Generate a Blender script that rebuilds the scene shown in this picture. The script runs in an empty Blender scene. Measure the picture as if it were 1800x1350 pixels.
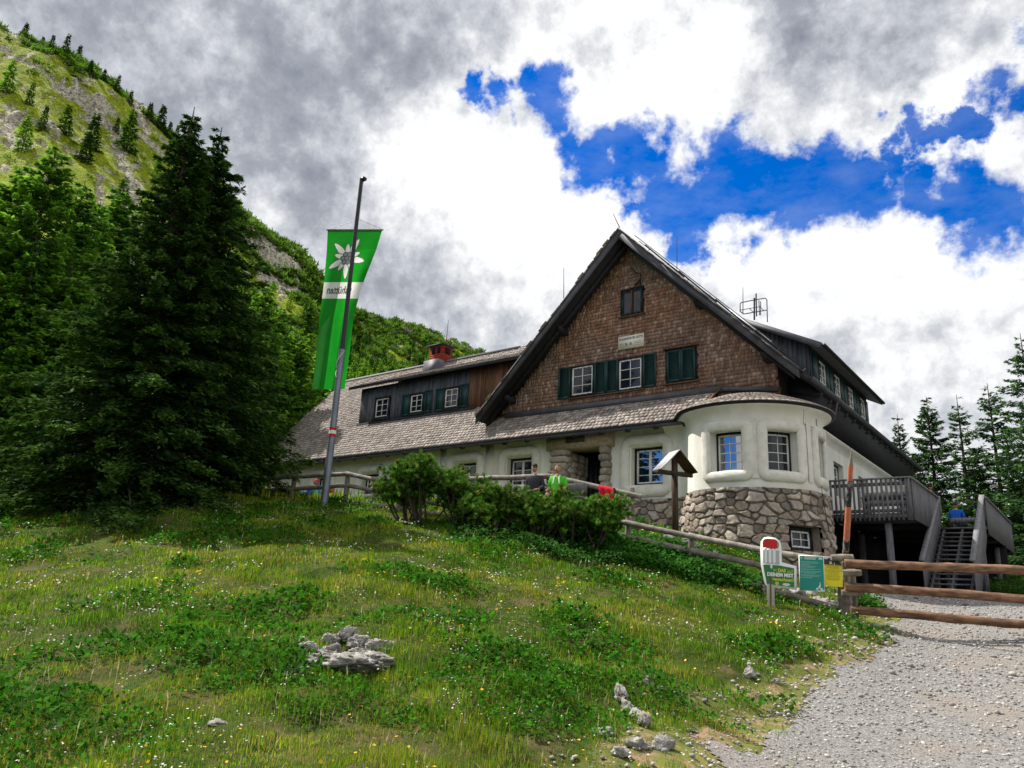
import bpy, math, random
import numpy as np
from mathutils import Vector, Matrix, noise as mnoise
R_=math.radians
sc=bpy.context.scene
COL=sc.collection

# ------------------------------------------------------------------ camera
FPX=1345.0
def _u(v): return v/np.linalg.norm(v)
def _d(a,b): return _u(np.array([a-900.,b-675.,FPX]))
_M=np.array([-_d(-900,965),_d(1955,1111),_d(1128,-4010)]).T
_U,_S,_V=np.linalg.svd(_M); RC=_U@_V          # world -> camera (x right, y down, z forward)
CAM=np.array([0.,0.,1.6])
def ray(px,py): return RC.T@np.array([(px-900.)/FPX,(py-675.)/FPX,1.0])
def at(px,py,d): return CAM+ray(px,py)*d
def onY(px,py,Y): r=ray(px,py); return CAM+r*(Y-CAM[1])/r[1]
def onX(px,py,X): r=ray(px,py); return CAM+r*(X-CAM[0])/r[0]
def proj(P):
    q=(np.atleast_2d(P)-CAM)@RC.T
    return np.c_[900+FPX*q[:,0]/q[:,2],675+FPX*q[:,1]/q[:,2],q[:,2]]
cd=bpy.data.cameras.new('camera'); cam=bpy.data.objects.new('camera',cd); COL.objects.link(cam)
cd.sensor_width=36; cd.lens=36*FPX/1800; cd.clip_start=.1; cd.clip_end=5000
mw=np.eye(4); mw[:3,0]=RC.T[:,0]; mw[:3,1]=-RC.T[:,1]; mw[:3,2]=-RC.T[:,2]; mw[:3,3]=CAM
cam.matrix_world=Matrix(mw.tolist()); sc.camera=cam

# ------------------------------------------------------------------ light
SUN_AZ=R_(100.0)      # compass style: angle from +Y toward -X
SUN_EL=R_(54.0)
sd=np.array([-math.sin(SUN_AZ)*math.cos(SUN_EL),math.cos(SUN_AZ)*math.cos(SUN_EL),math.sin(SUN_EL)])
sl=bpy.data.lights.new('sun','SUN'); sl.energy=5.0; sl.angle=R_(.6); sl.color=(1,.95,.86)
so=bpy.data.objects.new('sun',sl); COL.objects.link(so)
so.rotation_euler=Vector(-sd).to_track_quat('-Z','Y').to_euler()
sc.view_settings.view_transform='Standard'; sc.view_settings.look='None'
sc.view_settings.exposure=0.46; sc.view_settings.gamma=1.0
sc.cycles.use_denoising=True
sc.cycles.max_bounces=6; sc.cycles.diffuse_bounces=3; sc.cycles.glossy_bounces=3; sc.cycles.transparent_max_bounces=8

W=bpy.data.worlds.new('World'); sc.world=W; W.use_nodes=True
nt=W.node_tree; N=nt.nodes; L=nt.links; N.clear()
def wn(t,**k):
    n=N.new(t)
    for a,b in k.items(): setattr(n,a,b)
    return n
out=wn('ShaderNodeOutputWorld'); bgS=wn('ShaderNodeBackground'); bgC=wn('ShaderNodeBackground'); mx=wn('ShaderNodeMixShader')
sky=wn('ShaderNodeTexSky',sky_type='NISHITA'); sky.sun_disc=False; sky.sun_elevation=SUN_EL; sky.sun_rotation=-SUN_AZ
sky.altitude=1600; sky.dust_density=.3; sky.ozone_density=3.0
hs=wn('ShaderNodeHueSaturation'); hs.inputs['Saturation'].default_value=1.45; hs.inputs['Hue'].default_value=.515
L.new(sky.outputs[0],hs.inputs['Color']); L.new(hs.outputs[0],bgS.inputs[0]); bgS.inputs[1].default_value=.14
tc=wn('ShaderNodeTexCoord')
def vm(op,a,b=None,s=None):
    n=wn('ShaderNodeVectorMath',operation=op)
    for i,x in enumerate((a,b)):
        if x is None: continue
        if hasattr(x,'links'): L.new(x,n.inputs[i])
        else: n.inputs[i].default_value=x
    if s is not None: n.inputs[3].default_value=s
    return n
def ma(op,a,b=None,c=None,clamp=False):
    n=wn('ShaderNodeMath',operation=op,use_clamp=clamp)
    for i,x in enumerate((a,b,c)):
        if x is None: continue
        if hasattr(x,'links'): L.new(x,n.inputs[i])
        else: n.inputs[i].default_value=x
    return n.outputs[0]
def nz(vec,scale,detail,rough=.55,lac=2.0):
    n=wn('ShaderNodeTexNoise'); L.new(vec,n.inputs['Vector']); n.inputs['Scale'].default_value=scale
    n.inputs['Detail'].default_value=detail; n.inputs['Roughness'].default_value=rough; n.inputs['Lacunarity'].default_value=lac
    return n
D=tc.outputs['Generated']
w1=nz(D,7,7,.62)
wv=vm('SUBTRACT',w1.outputs['Color'],(.5,.5,.5)); wv=vm('SCALE',wv.outputs[0],None,.17)
w1b=nz(D,34,5,.6); wb=vm('SUBTRACT',w1b.outputs['Color'],(.5,.5,.5)); wb=vm('SCALE',wb.outputs[0],None,.05)
DW=vm('ADD',vm('ADD',D,wv.outputs[0]).outputs[0],wb.outputs[0]).outputs[0]
def blobs(vec,lst,sc=1.0):
    acc=None
    for px,py,r in lst:
        c=_u(ray(px,py))
        dn=vm('DISTANCE',vec,tuple(float(q) for q in c)).outputs['Value']
        v=ma('SUBTRACT',1.0,ma('DIVIDE',dn,r/FPX*sc))
        acc=v if acc is None else ma('MAXIMUM',acc,v)
    return acc
HOLES=[(905,145,60),(950,195,80),(990,245,85),(1050,290,100),(1120,300,110),(1190,335,125),(1265,285,105),(1240,350,115),(1330,350,90),(1420,340,85),(1500,332,92),(1590,330,84),(1680,342,96),(1760,368,104),(1830,385,110),
 (1612,232,40),(1650,218,36),(1688,208,38),(1724,220,32),(1550,262,42),(1795,160,70),(1212,435,60),(1120,375,50),(1850,100,80),(860,150,40),(2100,350,220),(2300,100,160)]
hole=blobs(DW,HOLES,.98)
# unseen clear patches added behind the viewer so two front panes mirror blue
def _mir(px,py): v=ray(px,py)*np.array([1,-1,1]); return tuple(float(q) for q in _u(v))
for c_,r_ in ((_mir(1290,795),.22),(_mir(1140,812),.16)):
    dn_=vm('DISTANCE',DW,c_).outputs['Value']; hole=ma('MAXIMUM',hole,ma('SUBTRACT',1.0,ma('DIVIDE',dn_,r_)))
fb=nz(D,15,9,.60)
cov=ma('ADD',hole,ma('MULTIPLY',ma('SUBTRACT',fb.outputs['Fac'],.5),2.3))
blue=wn('ShaderNodeMapRange'); blue.inputs['From Min'].default_value=.08; blue.inputs['From Max'].default_value=.60; blue.interpolation_type='SMOOTHSTEP'
L.new(cov,blue.inputs['Value']); veil=wn('ShaderNodeMapRange'); L.new(nz(vm('MULTIPLY',D,(1,1,2.2)).outputs[0],9,8,.62).outputs['Fac'],veil.inputs['Value']); veil.inputs['From Min'].default_value=.38; veil.inputs['From Max'].default_value=.62; veil.inputs['To Min'].default_value=1.0; veil.inputs['To Max'].default_value=.89
# cloud body: soft greys in the thick parts, white where thin
dark=blobs(DW,[(150,120,420),(450,60,330),(640,80,260),(330,160,260),(560,200,200),(1560,110,130),(1400,60,90),(1500,660,130),(1640,590,140),(560,330,170),(800,540,260),(1000,60,90),(700,500,200),(-300,200,600)])
lite=blobs(DW,[(850,330,230),(1000,420,220),(1180,120,180),(1000,120,120),(1550,480,260),(1650,260,120),(1700,480,200),(1300,420,110)])
nn=nz(D,5,8,.6); n2=nz(vm('ADD',D,(3.1,1.7,.4)).outputs[0],14,7,.6)
shade=ma('ADD',ma('MULTIPLY',nn.outputs['Fac'],.9),ma('MULTIPLY',n2.outputs['Fac'],.75))
shade=ma('SUBTRACT',shade,ma('MULTIPLY',ma('MAXIMUM',dark,0),.35))
shade=ma('ADD',shade,ma('MULTIPLY',ma('MAXIMUM',lite,0),.45))
rp=wn('ShaderNodeValToRGB'); n3_=nz(vm('ADD',D,(.7,2.7,.9)).outputs[0],30,8,.65); shade=ma('ADD',ma('MULTIPLY',shade,.80),ma('MULTIPLY',ma('SUBTRACT',n3_.outputs['Fac'],.5),.62)); L.new(shade,rp.inputs[0])
els=rp.color_ramp.elements
els[0].position=.20; els[0].color=(.22,.24,.29,1)
els[1].position=.98; els[1].color=(.93,.93,.93,1)
for p,c in ((.40,(.33,.35,.40,1)),(.56,(.52,.54,.58,1)),(.74,(.82,.83,.84,1))):
    e=els.new(p); e.color=c
L.new(rp.outputs[0],bgC.inputs[0]); bgC.inputs[1].default_value=.87
L.new(ma('MULTIPLY',blue.outputs[0],veil.outputs[0]),mx.inputs[0]); L.new(bgC.outputs[0],mx.inputs[1]); L.new(bgS.outputs[0],mx.inputs[2]); L.new(mx.outputs[0],out.inputs[0])

# ------------------------------------------------------------------ materials
MATS={}
def mat(name,c1,c2=None,scale=4.,rough=.85,bump=0.,bscale=None,tint=False,stretch=(1,1,1),spec=.3,metal=0.,detail=6,world=True,trans=0.,c3=None,s3=1.,rng=(.35,.65),ior=None,bdist=.02):
    m=bpy.data.materials.new(name); m.use_nodes=True; t=m.node_tree; n=t.nodes; l=t.links
    b=n['Principled BSDF']; b.inputs['Roughness'].default_value=rough; b.inputs['Metallic'].default_value=metal
    b.inputs['Specular IOR Level'].default_value=spec
    if ior: b.inputs['IOR'].default_value=ior
    if world: src=n.new('ShaderNodeNewGeometry').outputs['Position']
    else: src=n.new('ShaderNodeTexCoord').outputs['Object']
    mp=n.new('ShaderNodeMapping'); mp.inputs['Scale'].default_value=stretch; l.new(src,mp.inputs[0])
    def noise(s,d=detail,r=.6):
        q=n.new('ShaderNodeTexNoise'); q.inputs['Scale'].default_value=s; q.inputs['Detail'].default_value=d; q.inputs['Roughness'].default_value=r
        l.new(mp.outputs[0],q.inputs['Vector']); return q.outputs['Fac']
    def mixc(fac,a,b_,bt='MIX'):
        q=n.new('ShaderNodeMix'); q.data_type='RGBA'; q.blend_type=bt
        for i,x in ((0,fac),(6,a),(7,b_)):
            if hasattr(x,'links'): l.new(x,q.inputs[i])
            else: q.inputs[i].default_value=x if i==0 else (*x,1) if len(x)==3 else x
        return q.outputs[2]
    def rngn(f,a,b_):
        q=n.new('ShaderNodeMapRange'); q.inputs['From Min'].default_value=a; q.inputs['From Max'].default_value=b_; l.new(f,q.inputs['Value']); return q.outputs[0]
    colr=None
    if c2 is not None: colr=mixc(rngn(noise(scale),*rng),c1,c2)
    if c3 is not None: colr=mixc(rngn(noise(s3),.5,.66),colr,c3)
    if tint:
        a=n.new('ShaderNodeAttribute'); a.attribute_name='tint'
        colr=mixc(1.0,colr if colr is not None else c1,a.outputs['Color'],'MULTIPLY')
    if colr is not None: l.new(colr,b.inputs['Base Color'])
    else: b.inputs['Base Color'].default_value=(*c1,1)
    if bump:
        q=n.new('ShaderNodeBump'); q.inputs['Strength'].default_value=bump; q.inputs['Distance'].default_value=bdist
        l.new(noise(bscale or scale*3),q.inputs['Height']); l.new(q.outputs[0],b.inputs['Normal'])
    if trans:
        tr=n.new('ShaderNodeBsdfTranslucent'); ms=n.new('ShaderNodeMixShader'); ms.inputs[0].default_value=trans
        if colr is not None: l.new(colr,tr.inputs[0])
        else: tr.inputs[0].default_value=(*c1,1)
        l.new(b.outputs[0],ms.inputs[1]); l.new(tr.outputs[0],ms.inputs[2]); l.new(ms.outputs[0],n['Material Output'].inputs[0])
    MATS[name]=m; return m

WH=(1,1,1)
m_ground=None
m_plaster=mat('lime_plaster',(.84,.83,.77),(.70,.69,.62),2.2,.95,.6,30,stretch=(1,1,.45),detail=9,c3=(.72,.69,.60),s3=.5,spec=.15)
m_surround=mat('rough_cast_plaster',(.82,.80,.73),(.68,.66,.58),4,.95,.9,34,spec=.15,bdist=.03)
m_stone=mat('rubble_stone',(.90,.85,.78),(.56,.52,.48),9,.9,.9,22,tint=True,spec=.2,bdist=.03)
m_shingle=mat('wood_shingle',(1,1,1),(.62,.60,.58),9,.75,.5,60,tint=True,stretch=(1,1,.25),spec=.3)
m_roofdk=mat('dark_roof_timber',(.030,.030,.038),(.018,.018,.022),6,.7,.4,40,spec=.35)
m_fascia=mat('fascia_board',(.105,.103,.125),(.065,.065,.080),3,.6,.4,30,stretch=(1,1,1),spec=.4)
m_bluegrey=mat('weathered_blue_board',(.15,.158,.185),(.07,.075,.092),5,.75,.5,30,tint=True,stretch=(3,3,.35),spec=.3)
m_brownbrd=mat('brown_board',(.20,.10,.055),(.10,.05,.028),5,.75,.5,30,tint=True,stretch=(3,3,.35))
m_greywood=mat('grey_weathered_wood',(.20,.195,.20),(.10,.098,.105),6,.8,.6,36,tint=True,stretch=(3,3,.5),spec=.25)
m_log=mat('silver_log',(.34,.30,.26),(.17,.145,.12),7,.8,.6,40,tint=True,spec=.25)
m_peeled=mat('peeled_log',(.31,.175,.105),(.13,.068,.042),5,.75,.8,46,stretch=(.7,.7,3.2),tint=True,spec=.25,rng=(.38,.6))
m_shutter=mat('shutter_green',(.014,.062,.062),(.010,.042,.044),6,.5,spec=.4)
m_frame=mat('window_white',(.80,.80,.78),rough=.5)
m_blackfr=mat('window_black_frame',(.012,.014,.018),rough=.5)
m_glass=mat('window_glass',(.012,.016,.024),rough=.03,spec=.5,ior=1.5)
m_glassb=mat('sky_reflecting_glass',(.010,.014,.03),rough=.02,spec=1.0,ior=2.3)  # glass with raised reflectivity, for the panes that mirror the added sky patches
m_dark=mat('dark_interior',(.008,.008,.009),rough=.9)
m_brick=mat('red_brick',(.34,.045,.025),(.22,.03,.018),9,.85,.5,60,tint=True)
m_metal=mat('galvanised_pole',(.22,.25,.29),(.16,.18,.21),3,.45,metal=.5,spec=.5)
m_metaldk=mat('dark_metal',(.035,.036,.04),rough=.5,metal=.4)
m_flag=mat('printed_flag_cloth',(1,1,1),(.86,.86,.86),2,.7,.2,60,tint=True,trans=.55)
m_bark=mat('bark',(.10,.075,.055),(.045,.034,.026),8,.9,.8,30)
m_needle=mat('spruce_needles',(1,1,1),rough=.85,tint=True,spec=.08,trans=.22)
m_larch=mat('larch_needles',(1,1,1),rough=.8,tint=True,spec=.1,trans=.40)
m_blade=mat('grass_blades',(1,1,1),rough=.75,tint=True,spec=.06,trans=.45)
m_rock=mat('limestone',(.46,.44,.41),(.22,.205,.19),6,.9,1.0,22,c3=(.12,.105,.085),s3=7,spec=.2,bdist=.04,tint=True)
m_white=mat('white_paint',(.82,.82,.80),rough=.5)
m_red=mat('red_paint',(.52,.012,.015),rough=.5)
m_tint=mat('coloured_print',(1,1,1),rough=.45,tint=True,spec=.4)
m_cloth=mat('cloth',(1,1,1),rough=.8,tint=True,bump=.4,bscale=60)
m_skin=mat('skin',(.52,.27,.19),(.46,.22,.15),30,.55)

# ------------------------------------------------------------------ mesh builder
class MB:
    def __init__(s): s.V=[]; s.F=[]; s.T=[]; s.n=0
    def add(s,V,F,tint=WH):
        V=np.asarray(V,float).reshape(-1,3)
        if isinstance(F,np.ndarray): F=[F]
        else:
            by={}
            for f in F: by.setdefault(len(f),[]).append(f)
            F=[np.array(x) for x in by.values()]
        t=np.asarray(tint,float)
        off=0
        for f in F:
            s.F.append(f+s.n)
            if t.ndim==1: s.T.append(np.broadcast_to(t,(len(f),3)))
            else: s.T.append(t[off:off+len(f)])
            off+=len(f)
        s.V.append(V); s.n+=len(V)
    def box(s,c,size,tint=WH,M=None):
        h=np.array(size)/2.; V=np.array([[x,y,z] for x in (-1,1) for y in (-1,1) for z in (-1,1)])*h
        if M is not None: V=V@np.array(M).T
        s.add(V+np.array(c),np.array([[0,1,3,2],[4,6,7,5],[0,4,5,1],[2,3,7,6],[0,2,6,4],[1,5,7,3]]),tint)
    def box2(s,a,b,tint=WH):
        a=np.array(a,float); b=np.array(b,float); s.box((a+b)/2,np.abs(b-a),tint)
    def beam(s,p,q,w,h,tint=WH,up=(0,0,1)):
        p=np.array(p,float); q=np.array(q,float); L_=np.linalg.norm(q-p); x=(q-p)/L_; up=np.array(up,float)
        y=np.cross(up,x); y/=np.linalg.norm(y); z=np.cross(x,y)
        s.box((p+q)/2,(L_,w,h),tint,np.array([x,y,z]).T)
    def tube(s,P,r,n=8,tint=WH,cap=True,jit=0.,rs=None):
        P=np.asarray(P,float); m=len(P); r=np.broadcast_to(np.asarray(r,float),(m,))
        T=np.gradient(P,axis=0); T/=np.maximum(np.linalg.norm(T,axis=1)[:,None],1e-9)
        ref=np.array([0,0,1.]) if abs(T[0][2])<.9 else np.array([1.,0,0])
        V=[]
        for i in range(m):
            a=np.cross(T[i],ref); a/=np.linalg.norm(a)+1e-9; b=np.cross(T[i],a)
            th=np.arange(n)*2*np.pi/n
            rr=r[i]*(1+(rs.uniform(-jit,jit,n) if rs is not None else 0))
            V.append(P[i]+(np.cos(th)*rr)[:,None]*a+(np.sin(th)*rr)[:,None]*b)
        V=np.vstack(V); i=np.arange(m-1)[:,None]*n; k=np.arange(n); k2=(k+1)%n
        F=np.stack([i+k,i+k2,i+n+k2,i+n+k],-1).reshape(-1,4)
        s.add(V,F,tint)
        if cap:
            s.add(V[:n],[list(range(n))[::-1]],tint); s.add(V[-n:],[list(range(n))],tint)
    def prism(s,poly,ext,tint=WH):
        P=np.asarray(poly,float); n=len(P); e=np.array(ext,float)
        V=np.vstack([P,P+e]); F=[list(range(n))[::-1],list(range(n,2*n))]+[[i,(i+1)%n,n+(i+1)%n,n+i] for i in range(n)]
        s.add(V,F,tint)
    def grid(s,G,tint=WH):
        G=np.asarray(G,float); a,b=G.shape[:2]
        i=(np.arange(a-1)[:,None]*b+np.arange(b-1)[None]).ravel()
        s.add(G.reshape(-1,3),np.stack([i,i+b,i+b+1,i+1],-1),tint)
    def inst(s,TV,TF,Ms,Ls,tints):
        Ms=np.asarray(Ms); Ls=np.asarray(Ls); k=len(Ls); nv=len(TV)
        V=np.einsum('kij,vj->kvi',Ms,TV)+Ls[:,None]
        F=(TF[None]+(np.arange(k)*nv)[:,None,None]).reshape(-1,TF.shape[1])
        t=np.asarray(tints,float)
        t=np.repeat(t,len(TF),0) if t.ndim==2 else np.broadcast_to(t,(len(F),3))
        s.add(V.reshape(-1,3),F,t)
    def build(s,name,m,parent=None,smooth=False,loc=None,label=None,cat=None,group=None,kind=None):
        V=np.vstack(s.V)
        base=np.array(parent['base'],float) if parent is not None else (np.array(loc,float) if loc is not None else np.zeros(3))
        me=bpy.data.meshes.new(name); me.vertices.add(len(V)); me.vertices.foreach_set('co',(V-base).astype(np.float32).ravel())
        cnt=np.concatenate([np.full(len(f),f.shape[1]) for f in s.F]); li=np.concatenate([f.ravel() for f in s.F]).astype(np.int32)
        me.loops.add(len(li)); me.polygons.add(len(cnt)); me.loops.foreach_set('vertex_index',li)
        st=np.concatenate([[0],np.cumsum(cnt)[:-1]]).astype(np.int32); me.polygons.foreach_set('loop_start',st)
        me.update(calc_edges=True)
        T=np.vstack(s.T); 
        if not np.allclose(T,1.0):
            at_=me.color_attributes.new('tint','FLOAT_COLOR','CORNER')
            C4=np.ones((len(li),4),np.float32); C4[:,:3]=np.repeat(T,cnt,0); at_.data.foreach_set('color',C4.ravel())
        else:
            at_=me.color_attributes.new('tint','BYTE_COLOR','POINT'); at_.data.foreach_set('color',np.ones(len(V)*4,np.float32))
        if smooth: me.polygons.foreach_set('use_smooth',np.ones(len(cnt),bool))
        me.materials.append(m); me.validate()
        o=bpy.data.objects.new(name,me); COL.objects.link(o)
        if parent is not None: o.parent=parent; o['base']=[float(q) for q in base]
        else: o.location=base; o['base']=[float(q) for q in base]
        tag(o,label,cat,group,kind); return o
def tag(o,label=None,cat=None,group=None,kind=None):
    if label: o['label']=label
    if cat: o['category']=cat
    if group: o['group']=group
    if kind: o['kind']=kind
def thing(name,label,cat,loc,group=None):
    o=bpy.data.objects.new(name,None); COL.objects.link(o); o.location=[float(q) for q in loc]; o['base']=[float(q) for q in loc]
    o.empty_display_size=.2; tag(o,label,cat,group); return o
def copy_tree(src,loc,rz=0.,sc_=1.,label=None):
    c=src.copy(); COL.objects.link(c); c.location=[float(q) for q in loc]; c.rotation_euler=(0,0,rz); c.scale=(sc_,)*3 if not hasattr(sc_,'__len__') else sc_
    if label: c['label']=label
    for ch in src.children:
        d=ch.copy(); COL.objects.link(d); d.parent=c
    return c
def text_geo(txt,size,shear=0.,bold=0.):
    cu=bpy.data.curves.new('lettering','FONT'); cu.body=txt; cu.size=size; cu.offset=bold; cu.resolution_u=2; cu.shear=shear
    o=bpy.data.objects.new('lettering',cu); me=o.to_mesh() if False else None
    COL.objects.link(o); dg=bpy.context.evaluated_depsgraph_get(); me=bpy.data.meshes.new_from_object(o.evaluated_get(dg))
    V=np.array([v.co[:] for v in me.vertices]).reshape(-1,3); F=[list(p.vertices) for p in me.polygons]
    bpy.data.objects.remove(o); bpy.data.curves.remove(cu); bpy.data.meshes.remove(me)
    return V,F
def vnoise(x,y,seed=0):
    # smooth value noise, arrays
    xi=np.floor(x).astype(np.int64); yi=np.floor(y).astype(np.int64); fx=x-xi; fy=y-yi
    fx=fx*fx*(3-2*fx); fy=fy*fy*(3-2*fy)
    def h(a,b):
        n=(a*374761393+b*668265263+seed*1442695041)&0x7fffffff
        n=((n^(n>>13))*1274126177)&0x7fffffff
        return ((n^(n>>16))&0xffff)/65535.
    return (h(xi,yi)*(1-fx)+h(xi+1,yi)*fx)*(1-fy)+(h(xi,yi+1)*(1-fx)+h(xi+1,yi+1)*fx)*fy
def fbm(x,y,o=4,seed=0):
    s=0;a=.5;t=0
    for i in range(o): s=s+a*vnoise(x*2**i,y*2**i,seed+i*17); t+=a; a*=.5
    return s/t
def sstep(a,b,x): t=np.clip((x-a)/(b-a),0,1); return t*t*(3-2*t)

# ------------------------------------------------------------------ terrain
GP=[(0,1350,5.8),(300,1350,5.8),(600,1350,5.9),(900,1350,6.2),(1200,1350,6.9),(1340,1350,7.2),(1500,1350,7.5),(1800,1350,7.9),
 (0,1200,8.2),(450,1200,8.2),(800,1200,8.4),(1100,1200,9.2),(1350,1240,9.4),
 (0,1050,12),(450,1050,12),(800,1050,12.4),(1100,1100,12.1),(1300,1150,11.6),(1450,1150,12.0),
 (0,950,16),(450,950,16.4),(700,955,16.4),(900,995,15.6),(1100,1030,15.3),(1350,1060,15.6),(1480,1085,15.3),
 (0,888,20),(200,888,20),(420,877,21.5),(570,894,23),(700,909,21.2),(850,935,19.3),(1000,965,18),(1200,1010,17),
 (1600,1210,11.2),(1600,1112,16),(1800,1110,15.4),(1800,1250,9.9),(1650,1060,24.5),(1750,1060,24),(1800,1033,26),(1187,936,20),
 (300,868,24.5),(0,850,30),(615,884,24.2),(1340,985,21.2),(1900,1060,22),(-300,1350,6),(-300,1050,12.5),(-400,930,18),(1090,950,18.8)]
_P=[at(*g) for g in GP]
_P+=[np.array(p,float) for p in [(-7.5,20.8,3.0),(-10,21.4,3.6),(-12,22,4.1),(-14,22.6,4.7),(-18,22,4.9),(-25,22,5.3),(-31,22.3,5.5),(-36,24,5.7),(-14,24,4.9),(-30,28,5.6),(-10,30,4),
 (-5.5,26,2.3),(-5,33,2.4),(-3.5,25.4,2.3),(5,30,3.0),(0,45,2.5),(20,40,1.5),(-60,45,10),(-70,20,11),(-45,15,7),(-45,60,9),(0,80,0),(40,10,-1),(20,0,-.9),(0,-12,-1.2),(-15,-8,.6),(-40,-5,4),(0,0,0),(30,60,0),(3,2,-.3),(-3,1,.15)]]
_P=np.array(_P)
def _tps(P,lam=.6):
    n=len(P); d=np.linalg.norm(P[:,None,:2]-P[None,:,:2],axis=2); K=np.where(d>0,d*d*np.log(np.maximum(d,1e-9)),0)+lam*np.eye(n)
    Q=np.c_[np.ones(n),P[:,:2]]; A=np.zeros((n+3,n+3)); A[:n,:n]=K; A[:n,n:]=Q; A[n:,:n]=Q.T
    return np.linalg.solve(A,np.r_[P[:,2],0,0,0])
_W=_tps(_P)
def gz0(x,y):
    x=np.atleast_1d(np.asarray(x,float)); y=np.atleast_1d(np.asarray(y,float)); o=np.empty(len(x))
    for i in range(0,len(x),40000):
        a=x[i:i+40000]; b=y[i:i+40000]
        d=np.sqrt((a[:,None]-_P[None,:,0])**2+(b[:,None]-_P[None,:,1])**2)
        o[i:i+40000]=(np.where(d>0,d*d*np.log(np.maximum(d,1e-9)),0)@_W[:-3])+_W[-3]+_W[-2]*a+_W[-1]*b
    # fade to the far level beyond the mapped ground
    r=np.hypot(x,y); far=np.clip(2+(-x)*.12,-6,14); k=sstep(55,90,r)
    return o*(1-k)+far*k
# road polygon in plan
def _hit(px,py):
    d=np.linspace(4,40,700); P=CAM+ray(px,py)[None]*d[:,None]; g=gz0(P[:,0],P[:,1]); k=np.argmax(P[:,2]<g)
    return P[k] if (P[:,2]<g).any() else P[-1]
_edge=[_hit(*p)[:2] for p in [(1265,1349),(1352,1292),(1448,1215),(1525,1160),(1580,1112)]]
_far=[at(1560,1085,17.0)[:2],at(1515,1062,21.)[:2],np.array([-5.6,23.6]),np.array([-5.8,27.5])]
ROAD=np.array([[-2.2,-6.],[-2.6,2.5]]+_edge+_far+[[-3.0,31.],[3,30],[3.5,24.5],[9,20],[14,-6.]])
def pdist(x,y,poly):
    x=np.asarray(x); y=np.asarray(y); n=len(poly); ins=np.zeros(x.shape,bool); dm=np.full(x.shape,1e9)
    for i in range(n):
        x1,y1=poly[i]; x2,y2=poly[(i+1)%n]
        c=((y1>y)!=(y2>y))&(x<(x2-x1)*(y-y1)/((y2-y1)+1e-12)+x1); ins^=c
        t=np.clip(((x-x1)*(x2-x1)+(y-y1)*(y2-y1))/((x2-x1)**2+(y2-y1)**2),0,1)
        dm=np.minimum(dm,np.hypot(x-x1-t*(x2-x1),y-y1-t*(y2-y1)))
    return np.where(ins,dm,-dm)      # positive inside
def roadm(x,y): return pdist(x,y,ROAD)+(fbm(np.asarray(x)*1.3,np.asarray(y)*1.3,4,5)-.5)*1.1
def gz(x,y):
    x=np.atleast_1d(np.asarray(x,float)); y=np.atleast_1d(np.asarray(y,float))
    k=1-sstep(-.3,.4,roadm(x,y))
    return gz0(x,y)+k*((fbm(x*.9,y*.9,4,3)-.5)*.34+(fbm(x*4,y*4,3,9)-.5)*.09)+(1-k)*(fbm(x*5,y*5,3,7)-.5)*.03
def G(x,y): return float(gz(x,y)[0])
th=np.concatenate([np.linspace(75,185,440),np.linspace(185,435,70)[1:]])   # angle from +X ccw
rr=np.concatenate([np.geomspace(.6,60,300),np.geomspace(63,900,26)])
TH,RR=np.meshgrid(np.radians(th),rr,indexing='ij'); X=RR*np.cos(TH); Y=RR*np.sin(TH)
Z=gz(X.ravel(),Y.ravel()).reshape(X.shape)
b=MB(); b.grid(np.stack([X,Y,Z],-1)[::-1])
def ground_mat():
    m=mat('meadow_soil',(.050,.068,.010),(.024,.038,.006),1.5,.95,.8,20,c3=(.095,.075,.035),s3=3.5,tint=True,spec=.1)
    return m
rmv=roadm(X.ravel(),Y.ravel()).reshape(X.shape)
me_t=None
go=b.build('ground',ground_mat(),kind='structure',smooth=True)
# tint the soil brown toward the road edge (bare earth)
me=go.data; co=np.empty(len(me.vertices)*3,np.float32); me.vertices.foreach_get('co',co); co=co.reshape(-1,3)
rm=roadm(co[:,0],co[:,1]); k=sstep(-1.1,-.1,rm+(fbm(co[:,0]*3,co[:,1]*3,3,31)-.5)*1.2)[:,None]
EROS=[(_hit(1150,1312),.42),(_hit(1175,1335),.45),(_hit(1300,1215),.22),(_hit(1400,1185),.35),(_hit(1430,1130),.3),(_hit(600,1170),.62)]
for q_,r_ in EROS[:-1]: k=np.maximum(k,sstep(r_*1.3,r_*.6,np.hypot(co[:,0]-q_[0],co[:,1]-q_[1]))[:,None])
tt=np.array([[1,1,1.]])*(1-k)+np.array([[3.4,2.6,4.0]])*k
me.color_attributes.remove(me.color_attributes['tint']); a_=me.color_attributes.new('tint','FLOAT_COLOR','POINT')
c4=np.ones((len(co),4),np.float32); c4[:,:3]=tt; a_.data.foreach_set('color',c4.ravel())

# gravel road sheet
xs=np.arange(-9,14,.09); ys=np.arange(-6,33,.09); X,Y=np.meshgrid(xs,ys,indexing='ij'); rm=roadm(X.ravel(),Y.ravel()).reshape(X.shape)
Z=(gz(X.ravel(),Y.ravel())+.012).reshape(X.shape)
ok=rm>-.02; cell=ok[:-1,:-1]&ok[1:,:-1]&ok[:-1,1:]&ok[1:,1:]
idx=np.arange(X.size).reshape(X.shape); f=np.stack([idx[:-1,:-1],idx[1:,:-1],idx[1:,1:],idx[:-1,1:]],-1)[cell]
used=np.unique(f); mp_=np.zeros(X.size,int); mp_[used]=np.arange(len(used))
b=MB(); b.add(np.stack([X,Y,Z],-1).reshape(-1,3)[used],mp_[f])
m_gravel=mat('gravel',(.35,.34,.33),(.13,.125,.12),26,.95,1.0,38,c3=(.27,.235,.205),s3=.8,spec=.15,bdist=.03,detail=4)
b.build('gravel_road',m_gravel,kind='structure',smooth=True)

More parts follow.
